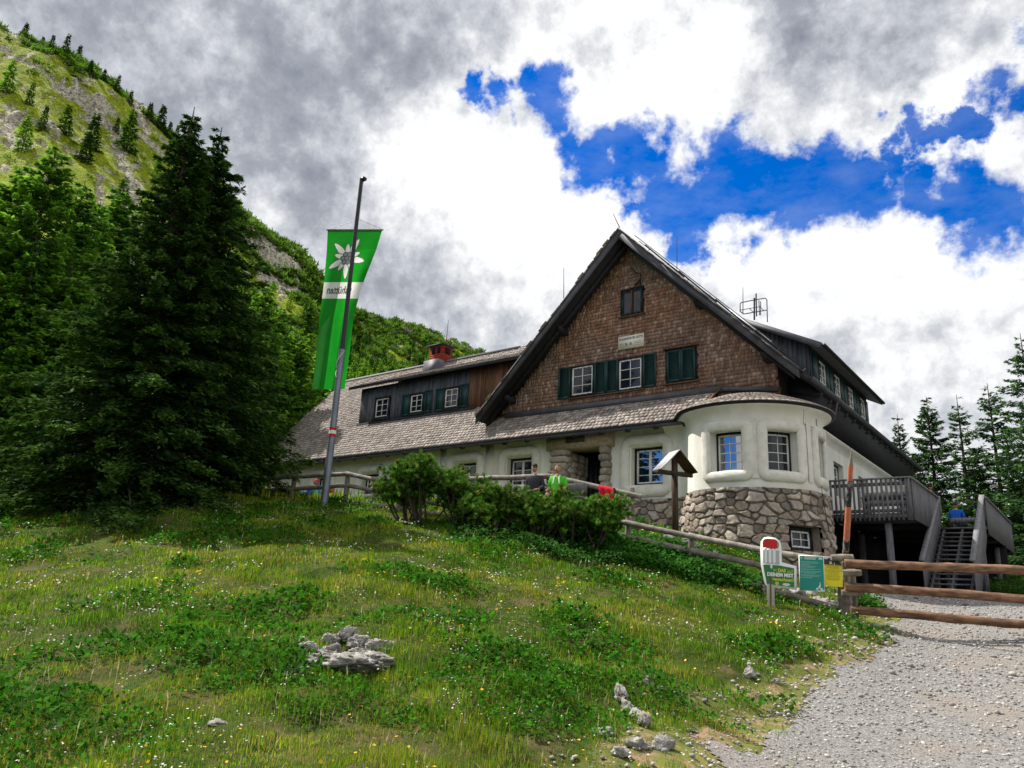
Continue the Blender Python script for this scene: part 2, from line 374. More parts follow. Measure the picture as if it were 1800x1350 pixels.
RS=np.random.RandomState(7)
def ico(sub=0):
    t=(1+5**.5)/2; V=np.array([[-1,t,0],[1,t,0],[-1,-t,0],[1,-t,0],[0,-1,t],[0,1,t],[0,-1,-t],[0,1,-t],[t,0,-1],[t,0,1],[-t,0,-1],[-t,0,1]],float)
    F=np.array([[0,11,5],[0,5,1],[0,1,7],[0,7,10],[0,10,11],[1,5,9],[5,11,4],[11,10,2],[10,7,6],[7,1,8],[3,9,4],[3,4,2],[3,2,6],[3,6,8],[3,8,9],[4,9,5],[2,4,11],[6,2,10],[8,6,7],[9,8,1]])
    V/=np.linalg.norm(V[0])
    for _ in range(sub):
        cache={}; V=list(V); nf=[]
        def mid(a,b):
            k=(min(a,b),max(a,b))
            if k not in cache: v=(V[a]+V[b]); V.append(v/np.linalg.norm(v)); cache[k]=len(V)-1
            return cache[k]
        for a,b,c in F:
            x,y,z=mid(a,b),mid(b,c),mid(c,a); nf+=[[a,x,z],[b,y,x],[c,z,y],[x,y,z]]
        V=np.array(V); F=np.array(nf)
    return V,F
def rotz(a):
    a=np.asarray(a); c,s=np.cos(a),np.sin(a); z=np.zeros_like(c); o=np.ones_like(c)
    return np.stack([np.stack([c,-s,z],-1),np.stack([s,c,z],-1),np.stack([z,z,o],-1)],-2)
def randrot(n,rs=RS):
    q=rs.normal(size=(n,4)); q/=np.linalg.norm(q,axis=1)[:,None]; w,x,y,z=q.T
    return np.stack([np.stack([1-2*(y*y+z*z),2*(x*y-z*w),2*(x*z+y*w)],-1),np.stack([2*(x*y+z*w),1-2*(x*x+z*z),2*(y*z-x*w)],-1),np.stack([2*(x*z-y*w),2*(y*z+x*w),1-2*(x*x+y*y)],-1)],-2)
# view-independent scatter of plan points over a wide sector in front of the hut
def sector(n,r0,r1,a0=75,a1=180,p=1.0,rs=RS):
    u=rs.rand(n); r=(r0**p+(r1**p-r0**p)*u)**(1/p); a=np.radians(rs.uniform(a0,a1,n))
    return r*np.cos(a),r*np.sin(a),r
# loose stones on the road and its verge
IV,IF=ico(0)
x,y,r=sector(60000,3,26,78,135,1.0); rm=roadm(x,y); kp=(rm>-.25)|((rm>-1.0)&(RS.rand(len(x))<.16)); x,y,r,rm=x[kp],y[kp],r[kp],rm[kp]; z=gz(x,y)
s=(.006+.016*RS.rand(len(x))**3)*(1+np.clip(-rm,0,1))*np.clip(r/9,1,1.6)
s=np.where(RS.rand(len(x))<.012,s*2.2,s)
Ms=randrot(len(x))*(s[:,None,None]*RS.uniform(.6,1.3,(len(x),1,3))); g=RS.uniform(.35,1.15,len(x))[:,None]
Ms[:,2,:]*=.7
b=MB(); b.inst(IV,IF,Ms,np.c_[x,y,z+.35*s+.01],g*np.array([[1.0,.95,.90]]))
m_peb=mat('pebbles',(.45,.44,.43),rough=.9,tint=True,spec=.15)
b.build('loose_gravel',m_peb,kind='stuff',label='loose pale gravel stones on the road and along its edge')

# ------------------------------------------------------------------ grass
def basis_from(az,lean):
    # blade local: z up, x width ; rotate by az, lean forward
    ca,sa=np.cos(az),np.sin(az); cl,sl_=np.cos(lean),np.sin(lean); z=np.zeros_like(ca)
    Rz=rotz(az); Rx=np.stack([np.stack([np.ones_like(cl),z,z],-1),np.stack([z,cl,-sl_],-1),np.stack([z,sl_,cl],-1)],-2)
    return Rz@Rx
def meadow(n,r0,r1,a0,a1,p):
    x,y,r=sector(n,r0,r1,a0,a1,p); rm=roadm(x,y)
    bare=sstep(-.9,-.05,rm+(fbm(x*3,y*3,3,31)-.5)*1.4)
    dry=fbm(x*.8,y*.8,3,41); bare=np.maximum(bare,sstep(.60,.68,fbm(x*1.6,y*1.6,3,77))*.3)
    for q_,r_ in EROS: bare=np.maximum(bare,sstep(r_,r_*.45,np.hypot(x-q_[0],y-q_[1])))
    k=RS.rand(n)>bare
    k&=~((y>22.6)&(x<-7)); k&=~((x>-7.2)&(x<-2.9)&(y>24.6))
    return x[k],y[k],r[k],dry[k]
def blades(name,n,r0,r1,a0,a1,p,hs,ws,label):
    x,y,r,dry=meadow(n,r0,r1,a0,a1,p); n=len(x); z=gz(x,y)
    tall=fbm(x*1.1,y*1.1,3,11); clump=fbm(x*3.2,y*3.2,3,12)
    lush=sstep(.47,.62,fbm(x*.55+3,y*.55,3,15)); hs=hs*(.55+1.1*sstep(.3,.75,fbm(x*1.9+2,y*1.9,3,19)))
    h=hs*(.45+1.0*tall)*(.6+.9*clump)*RS.uniform(.6,1.35,n); w=ws*RS.uniform(.7,1.3,n)*np.clip(r/9,1,2.0)
    az=RS.uniform(0,2*np.pi,n); lean=RS.normal(.38,.28,n)
    TV=np.array([[-.5,0,0],[.5,0,0],[.38,.10,.55],[-.38,.10,.55],[.0,.34,1.0]])
    TF4=np.array([[0,1,2,3]]); TF3=np.array([[3,2,4]])
    M=basis_from(az,lean)*np.stack([w,h,h],-1)[:,None,:]
    pal=np.array([[.18,.30,.012],[.095,.22,.008],[.27,.31,.016],[.032,.105,.006],[.32,.24,.08]])
    pr=np.stack([.9+0*x,.5+1.6*lush,1.7*sstep(.42,.58,dry),.45+1.9*lush,.16+1.2*sstep(.52,.64,dry)],-1); pr/=pr.sum(1)[:,None]
    ci=(RS.rand(n)[:,None]>np.cumsum(pr,1)).sum(1).clip(0,4); c=pal[ci]*RS.uniform(.6,1.45,(n,1))*(.65+.7*fbm(x*2.3,y*2.3,3,29))[:,None]*1.18
    V=(np.einsum('kij,vj->kvi',M,TV)+np.c_[x,y,z-.01][:,None]).reshape(-1,3)
    o=np.arange(n)[:,None]*5
    b=MB(); b.add(V,[] if False else (np.arange(0)).reshape(0,4)); b.V=[V]; b.n=len(V)
    b.F=[o+TF4,o+TF3]; b.T=[c,c]
    return b.build(name,m_blade,kind='stuff',label=label)
blades('meadow_grass',720000,3.5,26,84,172,.85,.060,.0058,'short alpine meadow grass covering the slope')
blades('far_grass',60000,24,60,70,178,1.0,.22,.03,'grass on the slope behind the trees')
# dry bright stalks
def stalks(n):
    x,y,r,dry=meadow(n,4,24,84,170,.9); n=len(x); z=gz(x,y); h=RS.uniform(.10,.24,n); w=.0035*np.clip(r/7,1,2.2)
    TV=np.array([[-.5,0,0],[.5,0,0],[.5,.16,.6],[-.5,.16,.6],[1.6,.2,.7],[0,.45,1.],[-1.6,.22,.72]]); F=np.array([[0,1,2,3]]); F2=np.array([[3,4,5,6]])
    M=basis_from(RS.uniform(0,6.28,n),RS.normal(.35,.3,n))*np.stack([w,h,h],-1)[:,None,:]
    V=(np.einsum('kij,vj->kvi',M,TV)+np.c_[x,y,z][:,None]).reshape(-1,3); o=np.arange(n)[:,None]*7
    c=np.array([[.42,.38,.20]])*RS.uniform(.6,1.3,(n,1)); b=MB(); b.V=[V]; b.n=len(V); b.F=[o+F,o+F2]; b.T=[c,c]
    b.build('dry_stalks',m_blade,kind='stuff',label='dry pale grass stalks standing above the meadow')
stalks(1800)
# broad leaf weeds in darker clumps
def weeds(n):
    x,y,r,dry=meadow(n,4,26,84,170,.8); k=(fbm(x*.9+9,y*.9,4,55)+RS.normal(0,.05,len(x))>.58); x,y,r=x[k],y[k],r[k]; n=len(x); z=gz(x,y)
    cl=sstep(.54,.85,fbm(x*.9+9,y*.9,4,55)); s=RS.uniform(.022,.05,n)*np.clip(r/8,1,1.6)*(1+.5*cl); TV=np.array([[0,0,0],[.45,.5,.18],[0,1.1,.12],[-.45,.5,.18]]); TF=np.array([[0,1,2,3]])
    M=basis_from(RS.uniform(0,6.28,n),RS.normal(.5,.4,n))*s[:,None,None]
    c=np.array([[.045,.165,.010]])*RS.uniform(.45,1.7,(n,1))*(1-.35*cl[:,None])
    b=MB(); b.inst(TV,TF,M,np.c_[x,y,z+RS.uniform(.02,.09,n)+.14*cl*RS.rand(n)],c); b.build('meadow_herbs',m_blade,kind='stuff',label='broad leaved green herbs in patches of the meadow')
weeds(190000)
def flowers(name,n,col,thr,seed,s0,label):
    x,y,r,dry=meadow(n,4.5,23,84,170,1.0); k=fbm(x*1.3,y*1.3,3,seed)>thr; x,y,r=x[k],y[k],r[k]; n=len(x); z=gz(x,y)
    a=np.arange(6)*np.pi/3; TV=np.c_[np.cos(a),np.sin(a),np.zeros(6)+.1]; TV=np.vstack([TV,[[0,0,-.15]]]); TF=np.array([[i,(i+1)%6,6] for i in range(6)])
    s=s0*RS.uniform(.7,1.4,n)*np.clip(r/9,1,1.8); M=basis_from(RS.uniform(0,6.28,n),RS.normal(0,.6,n))*s[:,None,None]
    b=MB(); b.inst(TV,TF,M,np.c_[x,y,z+RS.uniform(.07,.16,n)],np.array([col])*RS.uniform(.8,1.1,(n,1)))
    m=MATS.get('petals') or mat('petals',(1,1,1),rough=.7,tint=True,trans=.3)
    b.build(name,m,kind='stuff',label=label)
flowers('white_flowers',16000,(.85,.85,.78),.56,61,.0085,'tiny white meadow flowers scattered through the grass')
flowers('yellow_flowers',3500,(.85,.55,.03),.60,67,.013,'small yellow meadow flowers in loose groups')

# ------------------------------------------------------------------ rocks
def rockmesh(b,c,size,seed,rz=0.,sub=3,rough=.35,tint=WH,flat=.55):
    V,F=ico(sub); rs=np.random.RandomState(seed); o=rs.rand(3)*50
    d=np.array([mnoise.fractal(Vector(v*1.1+o),1.0,2.0,4)*rough*1.3+ (mnoise.cell(Vector(v*2.2+o))-.5)*rough*.55 for v in V])
    n2=np.array([abs(mnoise.noise(Vector(v*4.5+o))) for v in V])
    for _ in range(11):
        pn=rs.normal(size=3); pn/=np.linalg.norm(pn); lim=rs.uniform(.62,.92); q_=V@pn; V=V-np.maximum(q_-lim,0)[:,None]*pn*.96
    n4=np.array([abs(mnoise.noise(Vector(v*11+o))) for v in V]) if sub>3 else 0; V=V*(1+.6*d-.34*n2-.12*n4)[:,None]*np.array(size); V[:,2]=np.where(V[:,2]>0,V[:,2],V[:,2]*flat)
    V=V@np.array(rotz(rz)).T+np.array(c); b.add(V,F,tint)
def rock(px,py,d,size,seed,label,name='boulder',cat='rock',rz=0.,group=None,extra=()):
    p=_hit(px,py); p[2]=G(p[0],p[1]); sb=4 if extra else 3; b=MB(); rockmesh(b,p+np.array([0,0,size[2]*.15]),size,seed,rz,sub=sb)
    for (dx,dy,dz,sz,sd_) in extra: rockmesh(b,p+np.array([dx,dy,G(p[0]+dx,p[1]+dy)-p[2]+dz]),sz,sd_,rz+sd_*.37,sub=4)
    return b.build(name,m_rock,loc=p,label=label,cat=cat,group=group)

# ------------------------------------------------------------------ hut
YE,YW,YG,YV=22.32,22.95,23.40,22.50        # gutter, front wall, gable wall, verge planes
AX,AZ=-12.80,15.06; PM=1.02                # main ridge, pitch
WZ,WP=7.55,1.07                            # wing roof at gutter, pitch
TCX,TCY,TR=-8.50,23.45,2.10                # round bay
def mainz(x): return AZ-PM*abs(x-AX)
def wingz(y): return WZ+WP*(y-YE)
HUT=thing('mountain_hut','large alpine hut with brown shingled gable, white plaster ground floor and round stone based bay','hut',(-14,24,4.5))
UB=-1.15; _a=UB/TR
BZ=[np.array(p) for p in [(TCX+TR*math.sin(_a),TCY-TR*math.cos(_a)),(TCX+TR*math.sin(_a)-.5*math.cos(_a),TCY-TR*math.cos(_a)-.5*math.sin(_a)),(-10.30,YW-.03),(-10.85,YW-.03)]]
def flatmap(Yp):
    return lambda u,z,d:(u,Yp+d,z)
def cylmap(u,z,d,flare=0.):   # u = arc length measured from the -Y direction toward +X
    if u<UB:      # the bay melts into the front wall in a hollow curve
        t=(UB-u)/1.78; tt=min(max(t,0),1); q=((1-tt)**3)*BZ[0]+3*tt*(1-tt)**2*BZ[1]+3*tt*tt*(1-tt)*BZ[2]+tt**3*BZ[3]
        g=3*(1-tt)**2*(BZ[1]-BZ[0])+6*tt*(1-tt)*(BZ[2]-BZ[1])+3*tt*tt*(BZ[3]-BZ[2]); g=g/np.linalg.norm(g)
        if t>1: q=q+np.array([-(t-1)*1.78,0.])
        n_=np.array([g[1]*-1.,g[0]]); q=q+n_*(flare-d); return (q[0],q[1],z)
    a=u/TR; r=TR-d+flare; return (TCX+r*math.sin(a),TCY-r*math.cos(a),z)
def wall_holes(b,mp,u0,u1,z0,z1,holes,step=.3,dep=.35,tint=WH,fn=None):
    us=set(np.round(np.arange(u0,u1,step),4))|{u1}; zs={z0,z1}|set(np.round(np.arange(z0,z1,step),4))
    for h in holes: us|={h[0],h[1]}; zs|={h[2],h[3]}
    us=sorted(us); zs=sorted(zs)
    for i in range(len(us)-1):
        for j in range(len(zs)-1):
            uc=(us[i]+us[i+1])/2; zc=(zs[j]+zs[j+1])/2
            if any(h[0]<uc<h[1] and h[2]<zc<h[3] for h in holes): continue
            if fn and not fn(uc,zc): continue
            b.add([mp(us[i],zs[j],0),mp(us[i+1],zs[j],0),mp(us[i+1],zs[j+1],0),mp(us[i],zs[j+1],0)],[[0,1,2,3]],tint)
    for a,c,e,g in holes:
        P=[(a,e),(c,e),(c,g),(a,g)]
        for k in range(4):
            (ua,za),(ub,zb)=P[k],P[(k+1)%4]; m=6 if ua!=ub else 1
            for q in range(m):
                f0,f1=q/m,(q+1)/m; A=(ua+(ub-ua)*f0,za+(zb-za)*f0); B=(ua+(ub-ua)*f1,za+(zb-za)*f1)
                b.add([mp(*A,0),mp(*A,dep),mp(*B,dep),mp(*B,0)],[[0,1,2,3]],tint)
def loop_tube(b,mp,a,c,e,g,r,bulge,rnd=.28,tint=WH):
    P=[]; 
    def seg(p,q,n): return [(p[0]+(q[0]-p[0])*k/n,p[1]+(q[1]-p[1])*k/n) for k in range(n)]
    cs=[]
    for cx,cz,a0 in ((c-rnd,e+rnd,-90),(c-rnd,g-rnd,0),(a+rnd,g-rnd,90),(a+rnd,e+rnd,180)):
        cs.append([(cx+rnd*math.cos(R_(a0+t)),cz+rnd*math.sin(R_(a0+t))) for t in (0,30,60,90)])
    for k in range(4):
        P+=cs[k]; P+=seg(cs[k][-1],cs[(k+1)%4][0],8)[1:]
    P.append(P[0]); Q=np.array([mp(u,z,-bulge) for u,z in P]); n=14
    # section in (outward normal, in-plane) frame
    V=[]
    for i in range(len(P)):
        u,z=P[i]; p0=np.array(mp(u,z,0)); nrm=np.array(mp(u,z,-1.))-p0; nrm/=np.linalg.norm(nrm)
        T=np.array(Q[(i+1)%(len(P)-1)])-Q[(i-1)%(len(P)-1)]; T/=np.linalg.norm(T); s=np.cross(T,nrm)
        th_=np.linspace(0,2*np.pi,n,endpoint=False); wob=1+.10*mnoise.noise(Vector((u*2.2,z*2.2,r)))
        V.append(Q[i]+(np.cos(th_)*r*wob)[:,None]*s+(np.sin(th_)*r*.62*wob)[:,None]*nrm)
    V=np.array(V); V=np.concatenate([V,V[:,:1]],1); b.grid(V,tint)
def window(mp,a,c,e,g,dep,parent=None,cols=2,rows=4,blk=.07,wf=.05,open_=False,mullion=False,sill=False,label=None,frm=None,gl=None):
    """black outer frame, white casement, glazing bars, pane - set at depth dep behind the wall face"""
    parent=parent or HUT
    n=4
    def strip(b,u0,u1,z0,z1,d0,d1,tint=WH):
        us=np.linspace(u0,u1,n+1)
        for i in range(n):
            A=[mp(us[i],z0,d0),mp(us[i+1],z0,d0),mp(us[i+1],z1,d0),mp(us[i],z1,d0)]; B=[mp(us[i],z0,d1),mp(us[i+1],z0,d1),mp(us[i+1],z1,d1),mp(us[i],z1,d1)]
            b.add(A+B,[[0,1,2,3],[7,6,5,4],[0,4,5,1],[1,5,6,2],[2,6,7,3],[3,7,4,0]],tint)
    b=MB()
    for q in ((a,c,e,e+blk),(a,c,g-blk,g),(a,a+blk,e+blk,g-blk),(c-blk,c,e+blk,g-blk)): strip(b,*q,dep-.03,dep+.05)
    W_=b.build('window',m_blackfr,parent,label=label); W_['base']=parent['base']
    frm=frm or m_frame; b=MB(); A,C_,E,G_=a+blk,c-blk,e+blk,g-blk
    for q in ((A,C_,E,E+wf),(A,C_,G_-wf,G_),(A,A+wf,E+wf,G_-wf),(C_-wf,C_,E+wf,G_-wf)): strip(b,*q,dep-.012,dep+.04)
    bw=.022
    for i in range(1,cols):
        u=A+(C_-A)*i/cols; ww=.045 if mullion else bw/2; strip(b,u-ww,u+ww,E+wf,G_-wf,dep-.008,dep+.03)
    for j in range(1,rows):
        z=E+(G_-E)*j/rows
        for i in range(cols):
            u0=A+(C_-A)*i/cols+(wf if i==0 else (.045 if mullion else bw/2)); u1=A+(C_-A)*(i+1)/cols-(wf if i==cols-1 else (.045 if mullion else bw/2))
            strip(b,u0,u1,z-bw/2,z+bw/2,dep-.005,dep+.025)
    fr=b.build('frame',frm,W_); fr['base']=parent['base']
    b=MB(); us=np.linspace(A+.01,C_-.01,n+1)
    for i in range(n): b.add([mp(us[i],E+.01,dep+.022),mp(us[i+1],E+.01,dep+.022),mp(us[i+1],G_-.01,dep+.022),mp(us[i],G_-.01,dep+.022)],[[0,1,2,3]])
    b.build('pane',gl or m_glass,W_)
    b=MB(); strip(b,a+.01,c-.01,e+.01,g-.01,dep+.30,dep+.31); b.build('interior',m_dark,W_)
    return W_
def shutter(parent,x0,x1,z0,z1,y,th_=.04,louv=True):
    b=MB(); st=.06
    b.box2((x0,y-th_,z0),(x0+st,y,z1)); b.box2((x1-st,y-th_,z0),(x1,y,z1)); b.box2((x0+st,y-th_,z0),(x1-st,y,z0+st)); b.box2((x0+st,y-th_,z1-st),(x1-st,y,z1))
    if louv:
        n=int((z1-z0-2*st)/.042)
        for i in range(n):
            z=z0+st+(i+.5)*(z1-z0-2*st)/n; b.box(((x0+x1)/2,y-th_/2,z),(x1-x0-2*st,.034,.008),WH,[[1,0,0],[0,.77,-.64],[0,.64,.77]])
    b.box2((x0+st,y-.008,z0+st),(x1-st,y-.002,z1-st),(.6,.6,.6))
    return b.build('shutter',m_shutter,parent)

# --- ground-floor front wall with window openings and door recess
Z0,ZP,ZT=3.2,5.06,7.66
WIN=[(-12.50,-11.33,5.60,6.90),(-17.86,-16.70,5.60,6.92),(-20.55,-19.40,5.60,6.90),(-23.2,-22.1,5.6,6.85),(-26.0,-24.95,5.6,6.78),(-29.2,-28.2,5.6,6.8)]
DOOR=(-15.05,-13.62,4.75,7.05)
b=MB(); wall_holes(b,flatmap(YW),-33.3,-9.6,Z0,ZT,WIN+[DOOR],dep=.38)
b.box2((-33.3,YW,Z0),(-33.0,34,ZT))
b.build('plaster_wall',m_plaster,HUT)
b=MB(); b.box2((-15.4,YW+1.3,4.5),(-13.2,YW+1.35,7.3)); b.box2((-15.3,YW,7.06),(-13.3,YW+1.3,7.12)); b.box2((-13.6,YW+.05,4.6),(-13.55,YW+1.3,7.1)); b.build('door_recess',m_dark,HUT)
b=MB(); b.box2((-14.95,YW+1.16,4.8),(-13.65,YW+1.22,6.98))
for i in range(6): b.box2((-14.93+i*.214,YW+1.14,4.82),(-14.74+i*.214,YW+1.16,6.96),(.8,.8,.8))
d_=b.build('door',m_blackfr,HUT); b=MB(); b.tube([(-13.85,YW+1.08,5.8),(-13.97,YW+1.08,5.8)],.012); b.build('handle',m_metal,d_)
b=MB(); b.box2((-15.6,YW-1.2,4.3),(-13.1,YW-.02,4.62)); b.box2((-15.4,YW-.7,4.62),(-13.3,YW+1.2,4.77)); b.build('door_step',m_stone,HUT)
for i,(a,c,e,g) in enumerate(WIN):
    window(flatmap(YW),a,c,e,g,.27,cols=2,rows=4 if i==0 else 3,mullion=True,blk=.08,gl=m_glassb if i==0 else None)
    b=MB(); loop_tube(b,flatmap(YW),a-.24,c+.24,e-.24,g+.22,.19,.015); b.build('window_surround',m_surround,HUT,smooth=True)
# shallow plaster pilaster strips framing the doorway side (as on the house)
for q in ((-18.95,-18.55),(-21.35,-21.05)): b=MB(); b.box2((q[0],YW-.02,4.9),(q[1],YW+.05,7.5)); b.build('pilaster',m_plaster,HUT)

# --- door pillars of rough field stone
def stone_blob(b,c,s,seed,tint):
    V,F=ico(2); rs=np.random.RandomState(seed); o=rs.rand(3)*30
    sg=np.sign(V)*np.abs(V)**.62
    d=np.array([mnoise.noise(Vector(v*1.6+o)) for v in V]); V=sg*(1+.16*d)[:,None]*np.array(s)/2*1.05; b.add(V+np.array(c),F,tint)
def stonetint(rs): g=rs.uniform(.30,.58); return (g*1.04,g*.97,g*.88)
rs=np.random.RandomState(3)
for x0,x1,zt in ((-13.64,-13.28,7.0),(-15.75,-15.02,6.86)):
    b=MB(); z=4.65
    while z<zt:
        h=rs.uniform(.22,.38); w=rs.uniform(.85,1.12)*(x1-x0)
        if (x1-x0)>.5 and rs.rand()<.5:
            f=rs.uniform(.4,.6); stone_blob(b,((x0+f*(x1-x0)/2),YW-.05,z+h/2),(f*(x1-x0),.5,h),rs.randint(999),stonetint(rs)); stone_blob(b,(x1-(1-f)*(x1-x0)/2,YW-.05,z+h/2),((1-f)*(x1-x0),.5,h),rs.randint(999),stonetint(rs))
        else: stone_blob(b,((x0+x1)/2+rs.uniform(-.05,.05),YW-.05,z+h/2),(w,.5,h),rs.randint(999),stonetint(rs))
        z+=h*.93
    if x1>-14: b.build('door_pillar',m_stone,HUT,smooth=True)
# inner reveal stones on the left jamb going in
z=4.65
while z<6.9:
    h=rs.uniform(.22,.36); y=YW+.15
    while y<YW+1.15:
        w=rs.uniform(.25,.5); stone_blob(b,(-15.12,y+w/2,z+h/2),(.34,w,h),rs.randint(999),stonetint(rs)); y+=w
    z+=h*.93
b.build('door_pillar',m_stone,HUT,smooth=True)
b=MB(); V=[]
b.box2((-15.85,YW-.30,7.0),(-13.15,YW+.6,7.62),(.50,.42,.33)); b.box2((-15.0,YW-.33,7.2),(-14.2,YW-.30,7.5),(.10,.08,.07)); b.build('door_lintel',m_stone,HUT)

# --- round bay
TW=[(-.98,.16,5.62,6.92),(1.30,2.32,5.62,6.92),(3.30,4.25,5.62,6.92)]   # arc-length spans
TW=[(-.52,.50,5.56,6.80),(1.16,2.12,5.56,6.80),(2.98,3.9,5.56,6.80)]
b=MB()
def cyl(fl=0): return lambda u,z,d:cylmap(u,z,d,fl)
wall_holes(b,cyl(),-3.3,5.6,ZP-.05,7.12,TW,step=.16,dep=.42)
b.build('bay_wall',m_plaster,HUT,smooth=False)
# coved cornice under the bay roof
us=np.linspace(-3.3,5.9,70); prof=[(0,7.1),(.01,7.2),(.05,7.3),(.13,7.4),(.24,7.47),(.30,7.50),(.0,7.52)]
b=MB(); b.grid(np.array([[cylmap(u,z,0,f_) for f_,z in prof] for u in us])); b.build('cove',m_plaster,HUT,smooth=True)
for i,(a,c,e,g) in enumerate(TW):
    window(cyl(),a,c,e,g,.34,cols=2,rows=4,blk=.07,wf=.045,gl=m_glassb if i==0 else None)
    b=MB(); loop_tube(b,cyl(),a-.13,c+.13,e-.13,g+.13,.165,.01,rnd=.12); b.build('window_surround',m_surround,HUT,smooth=True)
# rendered strips between bay windows
for u in (.83,2.56):
    b=MB(); b.grid(np.array([[cylmap(u+du,z,-.03) for z in np.linspace(5.35,7.12,8)] for du in (-.10,-.05,0,.05,.10)])); b.build('pilaster',m_surround,HUT,smooth=True)

# --- rubble masonry sheets (real relief)
def masonry(mp,u0,u1,z0,z1,name,seed,holes=(),cs=.33,res=.024,parent=None,amp=.085,arch=None):
    nu=int((u1-u0)/res); nz_=int((z1-z0)/res); U,Zz=np.meshgrid(np.linspace(u0,u1,nu),np.linspace(z0,z1,nz_),indexing='ij')
    wu=U+.26*(fbm(U*1.5,Zz*1.5,4,seed)-.5); wz=(Zz+.22*(fbm(U*1.5+9,Zz*1.5,4,seed+1)-.5))*1.4
    rs=np.random.RandomState(seed); gx=wu/cs; gzv=wz/cs; ix=np.floor(gx).astype(int); iz=np.floor(gzv).astype(int)
    J=rs.rand(400,400,5); F1=np.full(U.shape,9.); F2=F1.copy(); best=np.zeros(U.shape+(5,)); bx=np.zeros(U.shape); bz=bx.copy()
    for dx in (-2,-1,0,1,2):
        for dz in (-2,-1,0,1,2):
            j=J[(ix+dx)%400,(iz+dz)%400]; off=.5*((iz+dz)%2)
            cx=ix+dx+.12+.76*j[...,0]+off*.4; cz=iz+dz+.15+.7*j[...,1]; wgt=.75+.6*j[...,2]
            d=np.sqrt((gx-cx)**2+(gzv-cz)**2)/wgt; n1=d<F1; F2=np.where(n1,F1,np.minimum(F2,d)); F1=np.where(n1,d,F1)
            best=np.where(n1[...,None],j,best); bx=np.where(n1,gx-cx,bx); bz=np.where(n1,gzv-cz,bz)
    e=sstep(.015,.17,F2-F1); facet=(best[...,3]-.5)*bx*.9+(best[...,4]-.5)*bz*.9
    hgt=amp*e*(.55+.8*best[...,2]+1.5*facet)+.040*(fbm(U*9,Zz*9,3,seed+3)-.5)*e+.03*e*(np.abs(fbm(U*4,Zz*4,2,seed+5)-.5))
    Gm=np.array([[mp(U[i,j],Zz[i,j],-hgt[i,j]) for j in range(nz_)] for i in range(nu)])
    g=(.15+.27*best[...,2]+.12*best[...,3])*(.52+.48*e)*(.85+.3*fbm(U*6,Zz*6,3,seed+8)); col=np.stack([g*(1.05+.10*best[...,4]),g*.99,g*(.93-.06*best[...,4])],-1)*1.18
    idx=np.arange(nu*nz_).reshape(nu,nz_); f=np.stack([idx[:-1,:-1],idx[1:,:-1],idx[1:,1:],idx[:-1,1:]],-1)
    keep=np.ones(f.shape[:2],bool)
    for (a,c,e_,g_) in holes: keep&=~((U[:-1,:-1]>a)&(U[:-1,:-1]<c)&(Zz[:-1,:-1]>e_)&(Zz[:-1,:-1]<g_))
    bb=MB(); bb.add(Gm.reshape(-1,3),f[keep],col[:-1,:-1][keep])
    for (a,c,e_,g_) in holes:
        wall_holes(bb,mp,a-.001,c+.001,e_-.001,g_+.001,[(a,c,e_,g_)],step=.2,dep=.34,tint=(.36,.33,.29))
    return bb.build(name,m_stone,parent or HUT,smooth=True)
def plmap(u,z,d): # plinth batters outward toward the ground
    return cylmap(u,z,d-.02-.05*(ZP-z)*.9)
CW=(1.60,2.72,3.35,4.06)
masonry(plmap,-3.0,5.6,1.9,ZP+.03,'stone_plinth',21,holes=[CW])
window(plmap,CW[0]+.12,CW[1]-.02,CW[2],CW[3],.26,cols=2,rows=2,blk=.12,wf=.05)
masonry(flatmap(YW-.06),-13.25,-9.3,3.0,ZP+.03,'stone_plinth',44)
b=MB(); b.box2((-13.3,YW-.05,3),(-9.2,YW+.1,ZP)); b.build('wall_core',m_plaster,HUT)
# downpipe wire on bay
b=MB(); b.tube([cylmap(2.95,7.3,-.06),cylmap(3.0,6.3,-.075),cylmap(3.0,5.1,-.075),plmap(3.0,4.0,-.13)],.009,6)
b.tube([cylmap(2.2,7.42,-.24),cylmap(2.35,7.05,-.03),cylmap(2.95,7.0,-.05)],.006,6); b.build('lightning_wire',m_metaldk,HUT)

# --- side wall on the right and rear volume
XS=-7.02
b=MB(); wall_holes(b,lambda u,z,d:(XS-d,u,z),25.0,39.5,4.62,7.4,[(27.2,28.4,5.6,6.8),(30.5,31.7,5.6,6.8),(34,35.2,5.6,6.8)],dep=.3)
b.box2((-33.0,38.9,3.0),(XS,39.3,8.0)); b.build('side_wall',m_plaster,HUT)
for a in (27.2,30.5,34): window(lambda u,z,d:(XS-d,u,z),a,a+1.2,5.6,6.8,.2,cols=2,rows=3,mullion=True)
b=MB(); b.grid(np.array([[(XS+f_,y,z) for f_,z in [(0,7.2),(.03,7.3),(.12,7.4),(.22,7.46),(.22,7.52)]] for y in (24.6,30,39.3)])); b.build('cove',m_plaster,HUT,smooth=True)
b=MB(); b.box2((-7.60,YG+.02,7.45),(-7.50,39.3,9.6),(.35,.35,.4)); b.build('upper_side_wall',m_roofdk,HUT)

b=MB(); b.box2((-7.0,24.6,1.8),(-6.9,39.5,4.62)); b.box2((-6.9,34,1.8),(-2.9,34.1,4.5)); b.build('undercroft_wall',m_dark,HUT)
